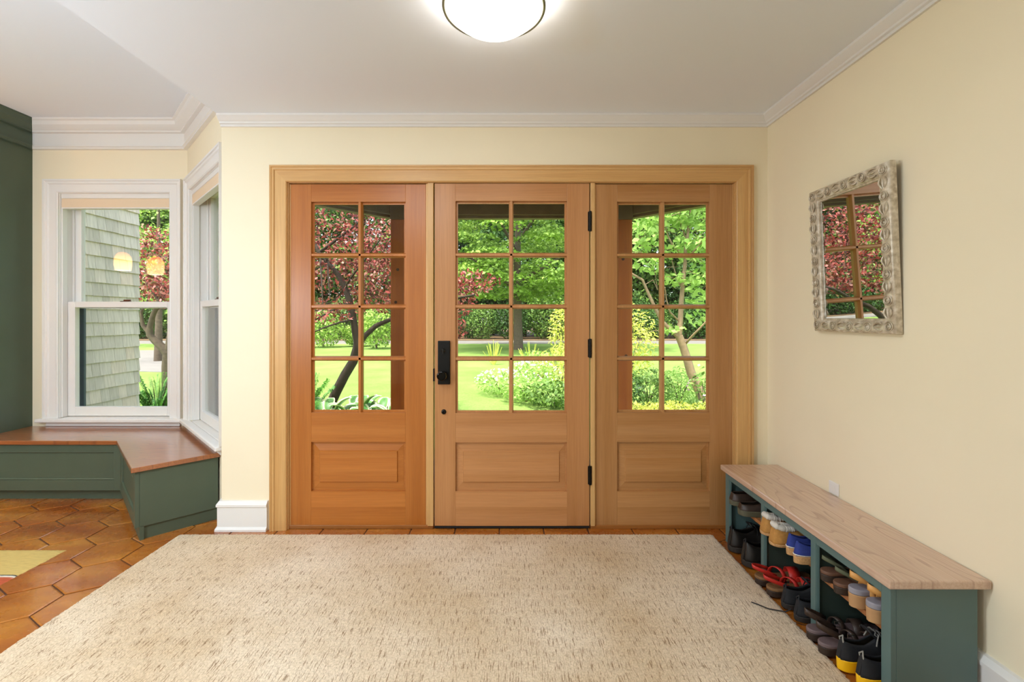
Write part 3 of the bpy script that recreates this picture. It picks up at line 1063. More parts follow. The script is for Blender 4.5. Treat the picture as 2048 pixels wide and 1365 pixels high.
M['amber'] = glow_mat('lit_amber_glass', 'FFC568', 20.0)
nt = M['amber'].node_tree
tc = nt.nodes.new('ShaderNodeTexCoord')
sep = nt.nodes.new('ShaderNodeSeparateXYZ')
nt.links.new(tc.outputs['Generated'], sep.inputs[0])
r = ramp(nt, [(0, 'FFD898'), (.45, 'FFCB74'), (.72, 'F0A040'), (1, 'A04A10')], sep.outputs['Z'])
nt.links.new(r.outputs[0], nt.nodes['Principled BSDF'].inputs['Emission Color'])
M['cord'] = plain('pendant_cord', '221C18', .6)
for (x, y, zc), lab in (((-4.065, 2.45, 1.843), 'lit amber glass pendant over the table, reflected on the shingles in the bay window'),
                        ((-3.72, 2.45, 1.797), 'lit amber glass pendant over the table, reflected on the tree in the bay window')):
    t = thing('pendant_light', lab, 'pendant light', (x, y, CZ2), group='amber pendants over the table')
    LMx = Matrix.Translation((x, y, zc))
    MB(LMx).lathe([(.018, .10), (.045, .085), (.068, .05), (.076, 0), (.074, -.05), (.066, -.095), (.062, -.095), (.07, -.05), (.072, 0), (.064, .05), (.042, .081), (.018, .095)], 32).build('lamp_shade', M['amber'], t, smooth=60)
    MB(LMx).lathe([(0, .135), (.014, .135), (.02, .125), (.022, .095), (0, .095)], 20).build('socket', M['nickel'], t, smooth=40)
    MB().tube([(x, y, zc + .13), (x, y, CZ2 - .02)], .003, 8).build('cord', M['cord'], t)
    MB(Matrix.Translation((x, y, CZ2))).lathe([(0, -.022), (.05, -.022), (.06, -.012), (.06, -.0005), (0, -.0005)], 28).build('canopy', M['nickel'], t, smooth=40)
# ================================================================ shoes
# local frame of every shoe: x = 0 at the heel, +x to the toe, z up
def half_width(s, W_, heel=.36, waist=.34, ball=.5):
    if s < .45:
        w = heel + (waist - heel) * (1 - math.cos(math.pi * s / .45)) / 2
    else:
        w = waist + (ball - waist) * math.sin(math.pi / 2 * min(1, (s - .45) / .27))
    if s < .13: w *= math.sqrt(max(.0, 1 - ((.13 - s) / .13) ** 2)) * .9 + .1 * (s / .13)
    if s > .74: w *= math.sqrt(max(.0, 1 - ((s - .74) / .26) ** 2.2))
    return w * W_


def outline(L, W_, n=26, grow=0.0, **k):
    ss = [(1 - math.cos(math.pi * i / n)) / 2 for i in range(n + 1)]
    r = [(s * L, half_width(s, W_, **k)) for s in ss]
    pts = [(x, y) for x, y in r[1:-1]]
    poly = [(-grow, 0)] + [(x, -y - grow) for x, y in pts] + [(L + grow, 0)] + [(x, y + grow) for x, y in pts[::-1]]
    return poly


def slab(mb, L, W_, z0, z1, grow0=0.0, grow1=0.0, lift=0.0, arch=0.0, mi=0, **k):
    a, b_ = outline(L, W_, grow=grow0, **k), outline(L, W_, grow=grow1, **k)
    n = len(a)
    zt_ = lambda x: lift * max(0, (x / L - .7) / .3) ** 2 + arch * max(0, 1 - x / L / .6)
    vs = [(x, y, z0 + lift * max(0, (x / L - .7) / .3) ** 2) for x, y in a] + [(x, y, z1 + zt_(x)) for x, y in b_]
    mb.add(vs, [tuple(range(n))[::-1], tuple(range(n, 2 * n))] + [(i, (i + 1) % n, n + (i + 1) % n, n + i) for i in range(n)], mi)


def upper_fn(L, W_, hc, ht, hh, s_open, s_tongue):
    """height along the top line: heel hh, dip hc, tongue ht, toe"""
    def h(s):
        if s < .28: return hh + (hc - hh) * math.sin(math.pi / 2 * s / .28)
        if s < s_tongue: return hc + (ht - hc) * ((s - .28) / (s_tongue - .28)) ** 1.3
        k = (s - s_tongue) / (1 - s_tongue)
        toe = .45 * hc + .012
        return toe + (ht - toe) * (1 - k) ** 1.1 if k < .75 else (toe + (ht - toe) * .25 ** 1.1) * math.sqrt(max(.02, 1 - ((k - .75) / .27) ** 2))
    def o(s):
        return .0 if s > s_open else .56 * half_width(max(.12, s), W_) * math.sqrt(max(0, 1 - ((s - s_open * .48) / (s_open * .52)) ** 4))
    return h, o


def upper(mb, L, W_, z0, h, o, n=22, m=6):
    vs, fs = [], []
    ss = [max(.012, min(.99, (1 - math.cos(math.pi * (i + .15) / (n + .3))) / 2)) for i in range(n + 1)]
    for side_ in (1, -1):
        b0 = len(vs)
        for s in ss:
            w, hh, oo = half_width(s, W_) + .001, h(s), o(s)
            for j in range(m + 1):
                q_ = j / m
                y = oo + (w - oo) * math.cos(math.pi / 2 * q_) ** .55 if oo == 0 else w + (oo - w) * q_ ** 2.2
                z = z0 + (hh - z0) * (math.sin(math.pi / 2 * q_) ** .8 if oo == 0 else q_)
                vs.append((s * L + .018 * (z - z0) / max(hh, .01) * max(0, 1 - s / .35), side_ * y, z))
        for i in range(n):
            for j in range(m):
                a = b0 + i * (m + 1) + j
                fs.append((a, a + 1, a + m + 2, a + m + 1))
    # heel counter
    b0 = len(vs)
    s = ss[0]
    fs += [(j, j + 1, (n + 1) * (m + 1) + j + 1, (n + 1) * (m + 1) + j) for j in range(m)]
    e = n * (m + 1)
    f2 = (n + 1) * (m + 1) + e
    fs += [(e + j, e + j + 1, f2 + j + 1, f2 + j) for j in range(m)]
    mb.add(vs, fs)


def collar_path(L, o, h, s_open, dz=0.0, n=14):
    ss = [s_open * (1 - i / n) for i in range(n + 1)]
    a = [(max(s, .02) * L + .017 * max(0, 1 - s / .35), o(max(s, .02)), h(max(s, .02)) + dz) for s in ss]
    return a + [(x, -y, z) for x, y, z in a[::-1]]


def sneaker(name, label, cat, loc, rz, um, sm, lm=None, L=.28, W_=.10, h=(.062, .085, .075), sole=.026, s_open=.47, wrap=None, group=None, pull=False, cuff=None, cr=.0075):
    t = thing(name, label, cat, loc, rz, group)
    mb = MB(); slab(mb, L, W_, 0, sole, .001, .004, lift=.012)
    if wrap is None:
        mb.build('sole', sm, t, bevel=.003, world=False, smooth=40)
    else:
        mb.build('sole', sm, t, bevel=.003, world=False, smooth=40)
        mb = MB(); slab(mb, L * .985, W_ * .99, sole, sole + .034, .003, .001, lift=.012)
        o_ = mb.build('rand', wrap, t, bevel=.004, world=False, smooth=40)
        o_.location.x = L * .004
    hf, of = upper_fn(L, W_ * .97, h[0], h[1], h[2], s_open, s_open + .02)
    mb = MB(); upper(mb, L, W_ * .97, sole - .002, hf, of)
    up_ = mb.build('upper', um, t, world=False, smooth=70, solid=.004)
    if cuff:
        cp_ = collar_path(L, of, hf, s_open * .98, n=14 if cr < .01 else 40)
        MB().tube(cp_, [cr * random.uniform(.86, 1.14) if cr > .01 else cr for _ in cp_], 10, closed=True).build('collar', cuff, t, world=False, smooth=80)
    if lm:
        # tongue
        mb = MB()
        tz = [(L * (s_open + .10), hf(s_open + .10) - .006), (L * s_open, hf(s_open) - .004), (L * (s_open - .09), hf(s_open) + .012), (L * (s_open - .13), hf(s_open) + .026)]
        vs, fs = [], []
        for x, z in tz:
            vs += [(x, -.022, z - .006), (x, 0, z), (x, .022, z - .006)]
        for i in range(3):
            for j in range(2):
                a = i * 3 + j
                fs.append((a, a + 1, a + 4, a + 3))
        mb.add(vs, fs).build('tongue', um, t, world=False, smooth=60, solid=.006)
        mb = MB()
        for k in range(5):
            s = s_open + .015 + .045 * k
            w = (.24 - .02 * k) * W_
            z = hf(s) + .003
            mb.tube([(s * L, -w, z - .004), (s * L + .004, 0, z + .002), (s * L + .008, w, z - .004)], .0026, 6)
        for sg in (-1, 1):
            z = hf(s_open) + .006
            x = s_open * L
            mb.tube([(x, 0, z), (x - .012, sg * .014, z + .010), (x - .02, sg * .28 * W_, z + .004), (x - .008, sg * .3 * W_, z - .004), (x + .004, sg * .012, z + .002)], .0024, 6)
            mb.tube([(x, 0, z + .001), (x - .008, sg * .022, z + .002), (x - .014, sg * .36 * W_, z - .012), (x - .02, sg * .42 * W_, z - .03)], .0024, 6)
        mb.build('laces', lm, t, world=False, smooth=70)
    if pull:
        MB().tube([(.017, -.008, hf(.02) - .02), (.012, -.008, hf(.02) + .004), (.018, 0, hf(.02) + .014), (.012, .008, hf(.02) + .004), (.017, .008, hf(.02) - .02)], .0028, 6).build('heel_loop', lm or um, t, world=False, smooth=70)
        MB().add([(x_, y_, z_) for z_, d_ in ((sole, 0.0), (h[2] - .004, .0165)) for y_ in (-.008, .008) for x_ in (-.0025 + d_, .006 + d_)], [(0, 2, 3, 1), (4, 5, 7, 6), (0, 1, 5, 4), (2, 6, 7, 3), (0, 4, 6, 2), (1, 3, 7, 5)]).build('heel_seam', um, t, world=False, bevel=.002)
    return t


def sandal(name, label, cat, loc, rz, foot, sole_m, strap_m, straps, L=.26, W_=.095, th=.028, back=None, buckle=None, group=None, sh=.045):
    """straps: list of (s, width, height, lean)"""
    t = thing(name, label, cat, loc, rz, group)
    mb = MB(); slab(mb, L, W_, 0, th * .76, -.003, .001, lift=.01)
    mb.build('sole', sole_m, t, bevel=.002, world=False, smooth=40)
    mb = MB(); slab(mb, L, W_, th * .76, th, .001, .0005, lift=.01, arch=.006)
    mb.build('footbed', foot, t, bevel=.004, seg=3, world=False, smooth=40)
    for s, wd, hh, lean in straps:
        w = half_width(s, W_) + .003
        vs, fs = [], []
        n = 14
        for j in range(n + 1):
            a = math.pi * j / n
            y = w * math.cos(a)
            z = th * .6 + (hh - th * .6) * math.sin(a) ** .75
            x = s * L + lean * math.cos(a)
            vs += [(x - wd / 2, y, z), (x + wd / 2, y, z)]
        for j in range(n):
            fs.append((2 * j, 2 * j + 1, 2 * j + 3, 2 * j + 2))
        st = MB().add(vs, fs).build('strap', strap_m, t, world=False, smooth=80, solid=.0032)
        if buckle:
            y = w * .72
            z = th * .6 + (hh - th * .6) * .76
            mb = MB()
            mb.tube([(s * L + lean * .72 + dx, -y * k, z + dz) for dx, k, dz in ((-.012, 1.06, -.008), (.012, 1.06, -.008), (.012, .82, .010), (-.012, .82, .010))], .0017, 6, closed=True)
            mb.build('buckle', buckle, st, world=False, smooth=70)
    if back:
        hb, rise, tilt = back
        s0 = .34
        vs, fs = [], []
        n = 16
        for j in range(n + 1):
            a = math.pi * j / n
            y = half_width(.25, W_) * 1.05 * math.cos(a)
            x = s0 * L * (1 - math.sin(a) ** .8) - tilt * math.sin(a)
            z = th + .006 + rise * math.sin(a) ** .7
            vs += [(x, y, z), (x - tilt * .2, y, z + hb)]
        for j in range(n):
            fs.append((2 * j, 2 * j + 1, 2 * j + 3, 2 * j + 2))
        MB().add(vs, fs).build('heel_strap', strap_m, t, world=False, smooth=80, solid=.003)
    return t


M['blk_leather'] = plain('black_shoe_leather', '1C1815', .45, noise=.2, nscale=30, bmp=.1)
M['blk_mesh'] = plain('black_shoe_cloth', '17171A', .8, noise=.2, nscale=120)
M['blk_sole'] = plain('black_shoe_sole', '2A231E', .7)
M['olive_sole'] = plain('olive_rubber', '55523F', .65)
M['brown_upper'] = plain('dark_brown_leather', '3A2B22', .5, noise=.2, nscale=30)
M['suede'] = plain('tan_suede', 'B08046', .9, spec=.1, noise=.14, nscale=60, bmp=.3)
M['fleece'] = plain('white_fleece', 'CFC8BC', 1, spec=.05, noise=.06, nscale=90, bmp=.6)
M['rope'] = plain('rope_sole', 'B98E5E', .9, noise=.2, nscale=140, bmp=.5)
M['blue'] = plain('blue_canvas', '26357E', .85, noise=.1, nscale=100)
M['stitch'] = plain('white_stitching', 'DDD6C8', .8)
M['red'] = plain('red_strap', 'C22A20', .5, noise=.06)
M['cork'] = plain('brown_footbed', '7A5734', .75, noise=.15, nscale=60)
M['dk_sole'] = plain('dark_brown_sole', '33241B', .6)
M['olive'] = plain('olive_strap', '5C6148', .7, noise=.05)
M['choc'] = plain('brown_sole', '6B4936', .6, noise=.1)
M['tan'] = plain('tan_leather_strap', 'D69B55', .5, noise=.06)
M['beige'] = plain('beige_sole', 'B48A5E', .7, noise=.06)
M['greyfoot'] = plain('grey_footbed', '8E8A92', .6)
M['yellow'] = plain('yellow_rubber', 'EDB406', .5)
M['greylace'] = plain('grey_cord', '8C8880', .7)
M['mauve'] = plain('mauve_insole', '6E5C5C', .6)
M['buckle'] = plain('pewter_buckle', '9A958A', .3, .9)

Zf = .009          # bottom board of the bench
Zs = .2455         # shelf
G1, G2, G3 = 'shoes in the cubby nearest the door', 'shoes in the middle cubby', 'shoes in the cubby nearest the camera'
# cubby nearest the door, floor: black leather shoes, heels out
sneaker('leather_shoe', 'black leather shoe on the floor of the door-end cubby, farther of its pair', 'shoe', (1.178, 2.425, Zf), .10, M['blk_leather'], M['blk_sole'], M['blk_mesh'], L=.30, W_=.112, h=(.095, .12, .118), sole=.03, s_open=.5, pull=True, group=G1)
sneaker('leather_shoe', 'black leather shoe on the floor of the door-end cubby, nearer the red sandals', 'shoe', (1.178, 2.285, Zf), .02, M['blk_leather'], M['blk_sole'], M['blk_mesh'], L=.30, W_=.116, h=(.095, .12, .118), sole=.03, s_open=.5, pull=True, group=G1)
# shelf
sneaker('clog', 'dark clog with olive sole on the door-end shelf, tucked against the bench end', 'shoe', (1.195, 2.445, Zs), .04, M['brown_upper'], M['olive_sole'], L=.27, W_=.098, h=(.06, .085, .062), sole=.026, s_open=.46, group=G1)
sneaker('clog', 'dark clog with olive sole on the door-end shelf, in front of its mate', 'shoe', (1.178, 2.325, Zs), -.12, M['brown_upper'], M['olive_sole'], L=.27, W_=.104, h=(.056, .08, .055), sole=.03, s_open=.46, group=G1)
# middle cubby, shelf: fleece slippers, blue espadrilles
for (x, y, r, lab) in ((1.176, 2.114, .0, 'tan fleece-lined slipper on the middle shelf, farther of the pair'),
                       (1.160, 2.013, .0, 'tan fleece-lined slipper on the middle shelf, nearer the blue shoes')):
    sneaker('slipper', lab, 'slipper', (x, y, Zs), r, M['suede'], M['rope'], L=.26, W_=.093, h=(.074, .088, .086), sole=.014, s_open=.5, cuff=M['fleece'], cr=.013, group=G2)
for (x, y, r, lab) in ((1.182, 1.928, .0, 'blue canvas shoe with rope sole on the middle shelf, beside the slipper'),
                       (1.172, 1.8625, .0, 'blue canvas shoe with rope sole on the middle shelf, against the divider')):
    t = sneaker('canvas_shoe', lab, 'shoe', (x, y, Zs), r, M['blue'], M['rope'], L=.25, W_=.055, h=(.07, .08, .088), sole=.034, s_open=.5, group=G2)
    MB().tube([(x_ * .985 - .0015, y_ * 1.04, .0365) for x_, y_ in outline(.25, .055, n=26)], .0022, 5, closed=True).build('stitched_edge', M['stitch'], t, world=False)
# middle cubby, floor: red sandals, black shoes
for (x, y, r, lab) in ((1.155, 2.123, .0, 'red strap sandal with brown footbed, farther of the pair on the floor'),
                       (1.160, 2.036, .0, 'red strap sandal with brown footbed, nearer the black cloth shoes')):
    sandal('strap_sandal', lab, 'sandal', (x, y, Zf), r, M['cork'], M['dk_sole'], M['red'], [(.68, .05, .07, .01), (.40, .018, .075, -.02)], L=.25, W_=.080, th=.034, back=(.017, .032, .012), group=G2)
bs = []
for (x, y, r, lab) in ((1.175, 1.950, .0, 'black cloth shoe on the floor of the middle cubby, beside the red sandal'),
                       (1.178, 1.868, .0, 'black cloth shoe in the middle cubby with a lace trailing onto the rug')):
    bs.append(sneaker('cloth_shoe', lab, 'shoe', (x, y, Zf), r, M['blk_mesh'], M['blk_sole'], M['blk_mesh'], L=.27, W_=.073, h=(.075, .10, .085), sole=.024, s_open=.48, pull=True, group=G2))
MB().tube([(-.002, .02, .03), (-.02, .03, .012), (-.045, .045, .0085), (-.075, .055, .0085), (-.105, .085, .0085), (-.125, .10, .009)], .0024, 6).build('trailing_lace', M['blk_mesh'], bs[1], world=False, smooth=70)
# cubby nearest the camera, shelf: olive sandals, tan sandals
for (x, y, r, lab) in ((1.214, 1.7625, .0, 'olive strap sandal with brown sole on the camera-end shelf, by the divider'),
                       (1.208, 1.684, .0, 'olive strap sandal with brown sole on the camera-end shelf, beside the tan sandal')):
    sandal('slide_sandal', lab, 'sandal', (x, y, Zs - .015), r, M['choc'], M['dk_sole'], M['olive'], [(.62, .045, .075, .008)], L=.25, W_=.072, th=.036, back=(.014, .040, -.006), group=G3)
for (x, y, r, lab) in ((1.206, 1.606, .0, 'tan strap sandal with beige sole on the camera-end shelf, beside the olive sandal'),
                       (1.206, 1.527, .0, 'tan strap sandal with beige sole on the camera-end shelf, against the end panel')):
    sandal('strap_sandal', lab, 'sandal', (x, y, Zs - .015), r, M['greyfoot'], M['beige'], M['tan'], [(.62, .05, .095, .006), (.26, .028, .1, 0)], L=.25, W_=.071, th=.062, back=(.022, .034, -.004), group=G3)
# floor: brown sandals, yellow sneakers
for (x, y, r, lab) in ((1.155, 1.757, .0, 'dark brown buckled sandal on the floor, nearer the black cloth shoe'),
                       (1.150, 1.683, .0, 'dark brown buckled sandal on the floor, nearer the yellow shoe')):
    sandal('buckled_sandal', lab, 'sandal', (x, y, Zf), r, M['mauve'], M['dk_sole'], M['brown_upper'], [(.70, .045, .068, .012), (.42, .02, .08, -.01)], L=.27, W_=.072, th=.038, back=(.024, .05, .006), buckle=M['buckle'], group=G3)
for (x, y, r, lab) in ((1.165, 1.607, .0, 'black and yellow trail shoe, fully in view on the floor under the bench'),
                       (1.175, 1.529, .0, 'black and yellow trail shoe by the bench end panel, cut by the frame')):
    sneaker('trail_shoe', lab, 'shoe', (x, y, Zf), r, M['blk_mesh'], M['yellow'], M['greylace'], L=.28, W_=.068, h=(.09, .125, .105), sole=.042, s_open=.48, wrap=M['yellow'] if False else None, pull=True, group=G3)
# ================================================================ outside
GZ = -.15
mt, nt, b = new_mat('lawn_grass')
n1 = N(nt, 'ShaderNodeTexNoise', i_Scale=.5, i_Detail=5.0, i_Roughness=.65)
nt.links.new(coords(nt), n1.inputs['Vector'])
n2 = N(nt, 'ShaderNodeTexNoise', i_Scale=30.0, i_Detail=4.0, i_Roughness=.7)
nt.links.new(coords(nt), n2.inputs['Vector'])
r1 = ramp(nt, [(.3, '6C8640'), (.7, '889F58')], n1.outputs[0])
r2 = ramp(nt, [(.3, (.72, .78, .6, 1)), (.7, (1.15, 1.12, 1.1, 1))], n2.outputs[0])
nt.links.new(mix(nt, r1.outputs[0], r2.outputs[0], .9, 'MULTIPLY'), b.inputs['Base Color'])
b.inputs['Roughness'].default_value = .9
b.inputs['Specular IOR Level'].default_value = .1
bump(nt, b, n2.outputs[0], .6, .03)
M['lawn'] = mt
M['asphalt'] = plain('grey_road', '76706A', .9, noise=.08, nscale=2)
M['leaf_litter'] = plain('woodland_floor', '6E5538', .95, noise=.25, nscale=1.5)
M['soil'] = plain('bark_mulch', '5A4330', .95, noise=.3, nscale=25)


def ground(name, x0, x1, ya, yb, z, mat, label, cat, dz=.04):
    return struct(MB().box(x0, x1, ya, yb, z - dz, z), name, mat, label, cat)


mb = MB().box(-60, 60, 2.86, 24.4, GZ - .3, GZ).box(-60, BX - .5, 2.86, 3.8, GZ - .3, GZ - .01)
struct(mb, 'lawn', M['lawn'], 'bright green lawn in front of the house', 'lawn')
ground('road', -60, 60, 24.4, 28.6, GZ - .05, M['asphalt'], 'pale grey road beyond the lawn', 'road')
ground('ground_woods', -70, 70, 28.6, 80, GZ + .0, M['leaf_litter'], 'brown woodland floor beyond the road', 'ground')
struct(MB().prism([(-13, 12.5), (-8.6, 11.6), (-8.2, 16.0), (-14.5, 19.5), (-22, 19.0), (-22, 14.0)], GZ, GZ + .012), 'path_driveway', M['asphalt'], 'pale driveway seen past the shingled wall', 'driveway')

# porch -----------------------------------------------------------
M['post'] = wood('stained_cedar_post', 'AE5C22', 'C8762E', 'z', .55, .05, lines=.4)
M['beam'] = plain('dark_stained_beam', '705A3A', .6, noise=.15, nscale=12)
M['knot'] = plain('dark_knot', '4A250F', .6)
M['stone'] = plain('porch_stone', '8E8A82', .85, noise=.1, nscale=8)
struct(MB().prism([(-1.5, 2.85), (-1.1, 4.2), (1.2, 4.2), (1.6, 2.85)], GZ, -.04), 'floor_porch', M['stone'], 'stone porch step outside the front door', 'porch floor')
for x0, x1, lab in ((-1.002, -.862, 'brown cedar porch post on the bay side'), (.93, 1.07, 'brown cedar porch post on the mirror side')):
    t = thing('porch_post', lab, 'porch post', ((x0 + x1) / 2, 3.97, -.04))
    MB().box(x0, x1, 3.90, 4.04, -.04, 2.09).build('post_shaft', M['post'], t, bevel=.006)
    MB().box(x0 - .004, x1 + .004, 3.894, 4.046, 2.09, 2.33).build('post_cap', M['beam'], t, bevel=.006)
    for kx, kz in (((.045, 1.38), (.062, 1.66)) if x0 < 0 else ((.085, .92), (.06, 1.75))):
        T = Matrix.Translation((x0 + kx, 3.8995, kz)) @ Matrix.Rotation(math.radians(90), 4, 'X')
        MB(T).lathe([(0, .001), (.010, .001), (.013, 0)], 12).build('wood_knot', M['knot'], t)


def beam(name, label, p, q_, z0, z1, w=.1):
    p, q_ = Vector((*p, 0)), Vector((*q_, 0))
    d = (q_ - p)
    L = d.length
    T = Matrix.Translation(p) @ Matrix.Rotation(math.atan2(d.y, d.x), 4, 'Z')
    t = thing(name, label, 'porch beam', tuple((p + q_) / 2 + Vector((0, 0, z0))))
    MB(T).box(0, L, -w / 2, w / 2, z0 + .022, z1).build('beam_timber', M['beam'], t, bevel=.003)
    MB(T).box(0, L, w / 2 if d.x < 0 and False else -.012, w / 2 + .004, z0, z0 + .0215).build('lower_lip', M['beam'], t)
    return t


beam('porch_beam', 'dark porch beam spanning between the two cedar posts', (-.86, 3.97), (.93, 3.97), 2.113, 2.36)
beam('porch_beam', 'dark slanting porch beam from the bay-side post back to the house', (-1.62, 3.36), (-1.005, 3.97), 2.113, 2.36)
beam('porch_beam', 'dark slanting porch beam from the mirror-side post back to the house', (1.073, 3.97), (1.69, 3.36), 2.113, 2.36)
struct(MB().prism([(-1.5, 2.86), (-1.66, 3.2), (-1.05, 4.12), (1.12, 4.12), (1.97, 3.2), (1.97, 2.86)], 2.36, 2.44), 'ceiling_porch', M['beam'], 'dark boarded porch ceiling outside the front door', 'porch ceiling')

# shingled wing of the house --------------------------------------
mt, nt, b = new_mat('weathered_cedar_shingle')
geo = nt.nodes.new('ShaderNodeNewGeometry')
r1 = ramp(nt, [(0, 'CCC2BA'), (.5, 'D8CEC6'), (.85, 'E0D6CE'), (1, 'E2D0C4')], geo.outputs['Random Per Island'])
nz = N(nt, 'ShaderNodeTexNoise', i_Scale=1.0, i_Detail=5.0)
nt.links.new(coords(nt, (60, 60, 5)), nz.inputs['Vector'])
r2 = ramp(nt, [(.3, (.8, .8, .78, 1)), (.7, (1.05, 1.05, 1.04, 1))], nz.outputs[0])
nt.links.new(mix(nt, r1.outputs[0], r2.outputs[0], .9, 'MULTIPLY'), b.inputs['Base Color'])
b.inputs['Roughness'].default_value = .9
b.inputs['Specular IOR Level'].default_value = .15
SXW, SY1 = -3.77, 4.665
t = thing('shingle_wall', 'wall of weathered grey cedar shingles outside the bay window', 'shingle wall', (SXW, 4.2, GZ), kind='structure')
MB().box(SXW - 1.0, SXW - .012, 3.69, SY1 - .02, GZ - .1, 3.1).build('wall_core', plain('wall_sheathing', '4A463C', .9), t)
mb = MB()
ex = .123
z = GZ
r_ = 0
while z < 3.0:
    y = 3.69 - random.uniform(0, .1)
    while y < SY1 - .01:
        w = random.uniform(.07, .17)
        ye = min(y + w, SY1 + random.uniform(-.004, .006) if y + w > SY1 - .03 else y + w)
        ys = max(y, 3.69)
        if ye - ys > .012:
            j = random.uniform(-.002, .002)
            zb_, zt2 = z + j, z + ex + .03
            vs = [(SXW + .010, ys, zb_), (SXW + .010, ye - .0022, zb_), (SXW - .008, ye - .0022, zt2), (SXW - .008, ys, zt2),
                  (SXW - .012, ys, zb_), (SXW - .012, ye - .0022, zb_), (SXW - .013, ye - .0022, zt2), (SXW - .013, ys, zt2)]
            mb.add(vs, [(0, 1, 2, 3), (4, 7, 6, 5), (0, 4, 5, 1), (3, 2, 6, 7), (0, 3, 7, 4), (1, 5, 6, 2)])
        y += w
    z += ex
mb.build('shingles', mt, t)

# foliage materials -----------------------------------------------
M['bark'] = plain('grey_brown_bark', '5A4C3C', .9, noise=.3, nscale=18, bmp=.5)
M['bark_dk'] = plain('dark_bark', '362A1E', .9, noise=.3, nscale=20, bmp=.4)
M['bark_tan'] = plain('tan_smooth_bark', '8E7658', .8, noise=.2, nscale=20, bmp=.2)
M['maple_leaf'] = leaf_mat('maple_leaf', [(0, '6E8E38'), (.5, '8EAE48'), (1, 'B4CC68')], .28)
M['wood_leaf'] = leaf_mat('woodland_leaf', [(0, '4A682C'), (.5, '68883C'), (1, '8AA850')], .25)
M['deep_leaf'] = leaf_mat('deep_green_leaf', [(0, '2E4A20'), (.5, '42642C'), (1, '5A7E38')], .22)
M['red_leaf'] = leaf_mat('purple_red_leaf', [(0, '4A2420'), (.3, '743430'), (.55, '9C463E'), (.75, 'BE5A52'), (.9, 'D69A90'), (1, '8A7A40')], .35, .4)
M['lime_leaf'] = leaf_mat('lime_leaf', [(0, '8FB652'), (1, 'B6D278')], .45)
M['gold_leaf'] = leaf_mat('golden_leaf', [(0, 'B8C24A'), (1, 'E0DA7A')], .4)
M['fern_leaf'] = leaf_mat('yew_leaf', [(0, '3F7A24'), (1, '66A038')], .3)
M['flower_pink'] = leaf_mat('pink_petal', [(0, 'D88AC8'), (1, 'EFC2E0')], .4)
M['flower_pale'] = leaf_mat('pale_petal', [(0, 'F0D8E6'), (1, 'FFF4F4')], .4)


def trunk_tubes(mb, chains, n=8):
    for pts, rr in chains:
        k = len(pts)
        mb.tube(pts, [rr[0] + (rr[1] - rr[0]) * i / (k - 1) for i in range(k)], n)


# big maple on the lawn
def crown_layers(centre, rad, nclus, per, flat, size_r, rng=RNG):
    cs, dirs = [], []
    cc, dd = blob(centre, rad, nclus, .45)
    for c_, d_ in zip(cc, dd):
        s = rng.uniform(*size_r)
        a = rng.uniform(0, 2 * math.pi, per)
        r = s * np.sqrt(rng.uniform(0, 1, per))
        p = np.stack([np.cos(a) * r, np.sin(a) * r, rng.normal(size=per) * flat - (r / s) ** 2 * s * .35], -1)
        cs.append(p + c_)
        o_ = np.stack([np.cos(a), np.sin(a), -.5 * np.ones(per)], -1)
        dirs.append(o_)
    return np.concatenate(cs), np.concatenate(dirs)


mx, my = .48, 20.0
t = thing('maple_tree', 'large green maple on the lawn seen through the front door', 'tree', (mx, my, GZ))
mb = MB()
trunk_tubes(mb, [([(mx, my, GZ - .1), (mx, my, GZ + .25), (mx - .02, my, 1.2), (mx - .06, my, 3), (mx, my + .1, 6), (mx + .1, my, 10)], (.23, .1)),
                 ([(mx - .05, my, 2.4), (mx - 1.2, my - 1, 3.3), (mx - 3, my - 1.6, 4.2)], (.09, .03)),
                 ([(mx, my, 2.8), (mx + 1.4, my - 1, 3.6), (mx + 3, my - 1.4, 4.4)], (.09, .03)),
                 ([(mx, my, 4), (mx - .8, my - 1.4, 5.2), (mx - 1.6, my - 2.6, 6)], (.08, .03)),
                 ([(mx, my, 4.6), (mx + .8, my - 1.4, 5.6), (mx + 1.9, my - 2.4, 6.2)], (.08, .03))], 10)
mb.build('trunk', M['bark'], t, smooth=60)
C1, D1 = crown_layers((mx, my, 7.2), (5.4, 4.6, 5.2), 190, 170, .06, (.6, 1.2))
C2, D2 = crown_layers((mx, my - 1.5, 3.6), (4.0, 2.6, 1.6), 46, 150, .055, (.5, 1.0))
C1 = np.concatenate([C1, C2]); D1 = np.concatenate([D1, D2])
leaf_cloud('foliage', C1, .17, M['maple_leaf'], t, up=.62, aspect=.75, out=D1 * .6)

# woodland across the road
protos = []
for k, (h, rx, mat) in enumerate(((15, 4.2, 'wood_leaf'), (13, 3.8, 'deep_leaf'), (17, 4.0, 'wood_leaf'))):
    t = thing('woodland_tree', 'tall leafy tree in the woods across the road', 'tree', (0, 0, GZ), group='woodland trees across the road')
    mb = MB()
    trunk_tubes(mb, [([(0, 0, 0), (.1, 0, 3), (.05, .1, h * .5), (0, 0, h * .9)], (.22, .05)), ([(0, 0, 3), (1, -.6, 4.6), (2.2, -1.2, 5.6)], (.08, .02)), ([(0, 0, 4), (-1, -.6, 5.4), (-2.0, -1, 6.4)], (.08, .02))], 8)
    mb.build('trunk', M['bark_dk'], t, world=False, smooth=60)
    C1, D1 = crown_layers((0, 0, h * .56), (rx, rx, h * .46), 190, 70, .14, (.6, 1.3))
    leaf_cloud('foliage', C1, .27, M[mat], t, up=.5, aspect=.7, out=D1 * .5, world=False)
    protos.append(t)
spots = []
for row, (yy, step, off) in enumerate(((34, 4.1, 0), (39.5, 4.6, 2.0))):
    x = -40 + off
    while x < 44:
        spots.append((x + random.uniform(-.8, .8), yy + random.uniform(-1.6, 1.6)))
        x += step
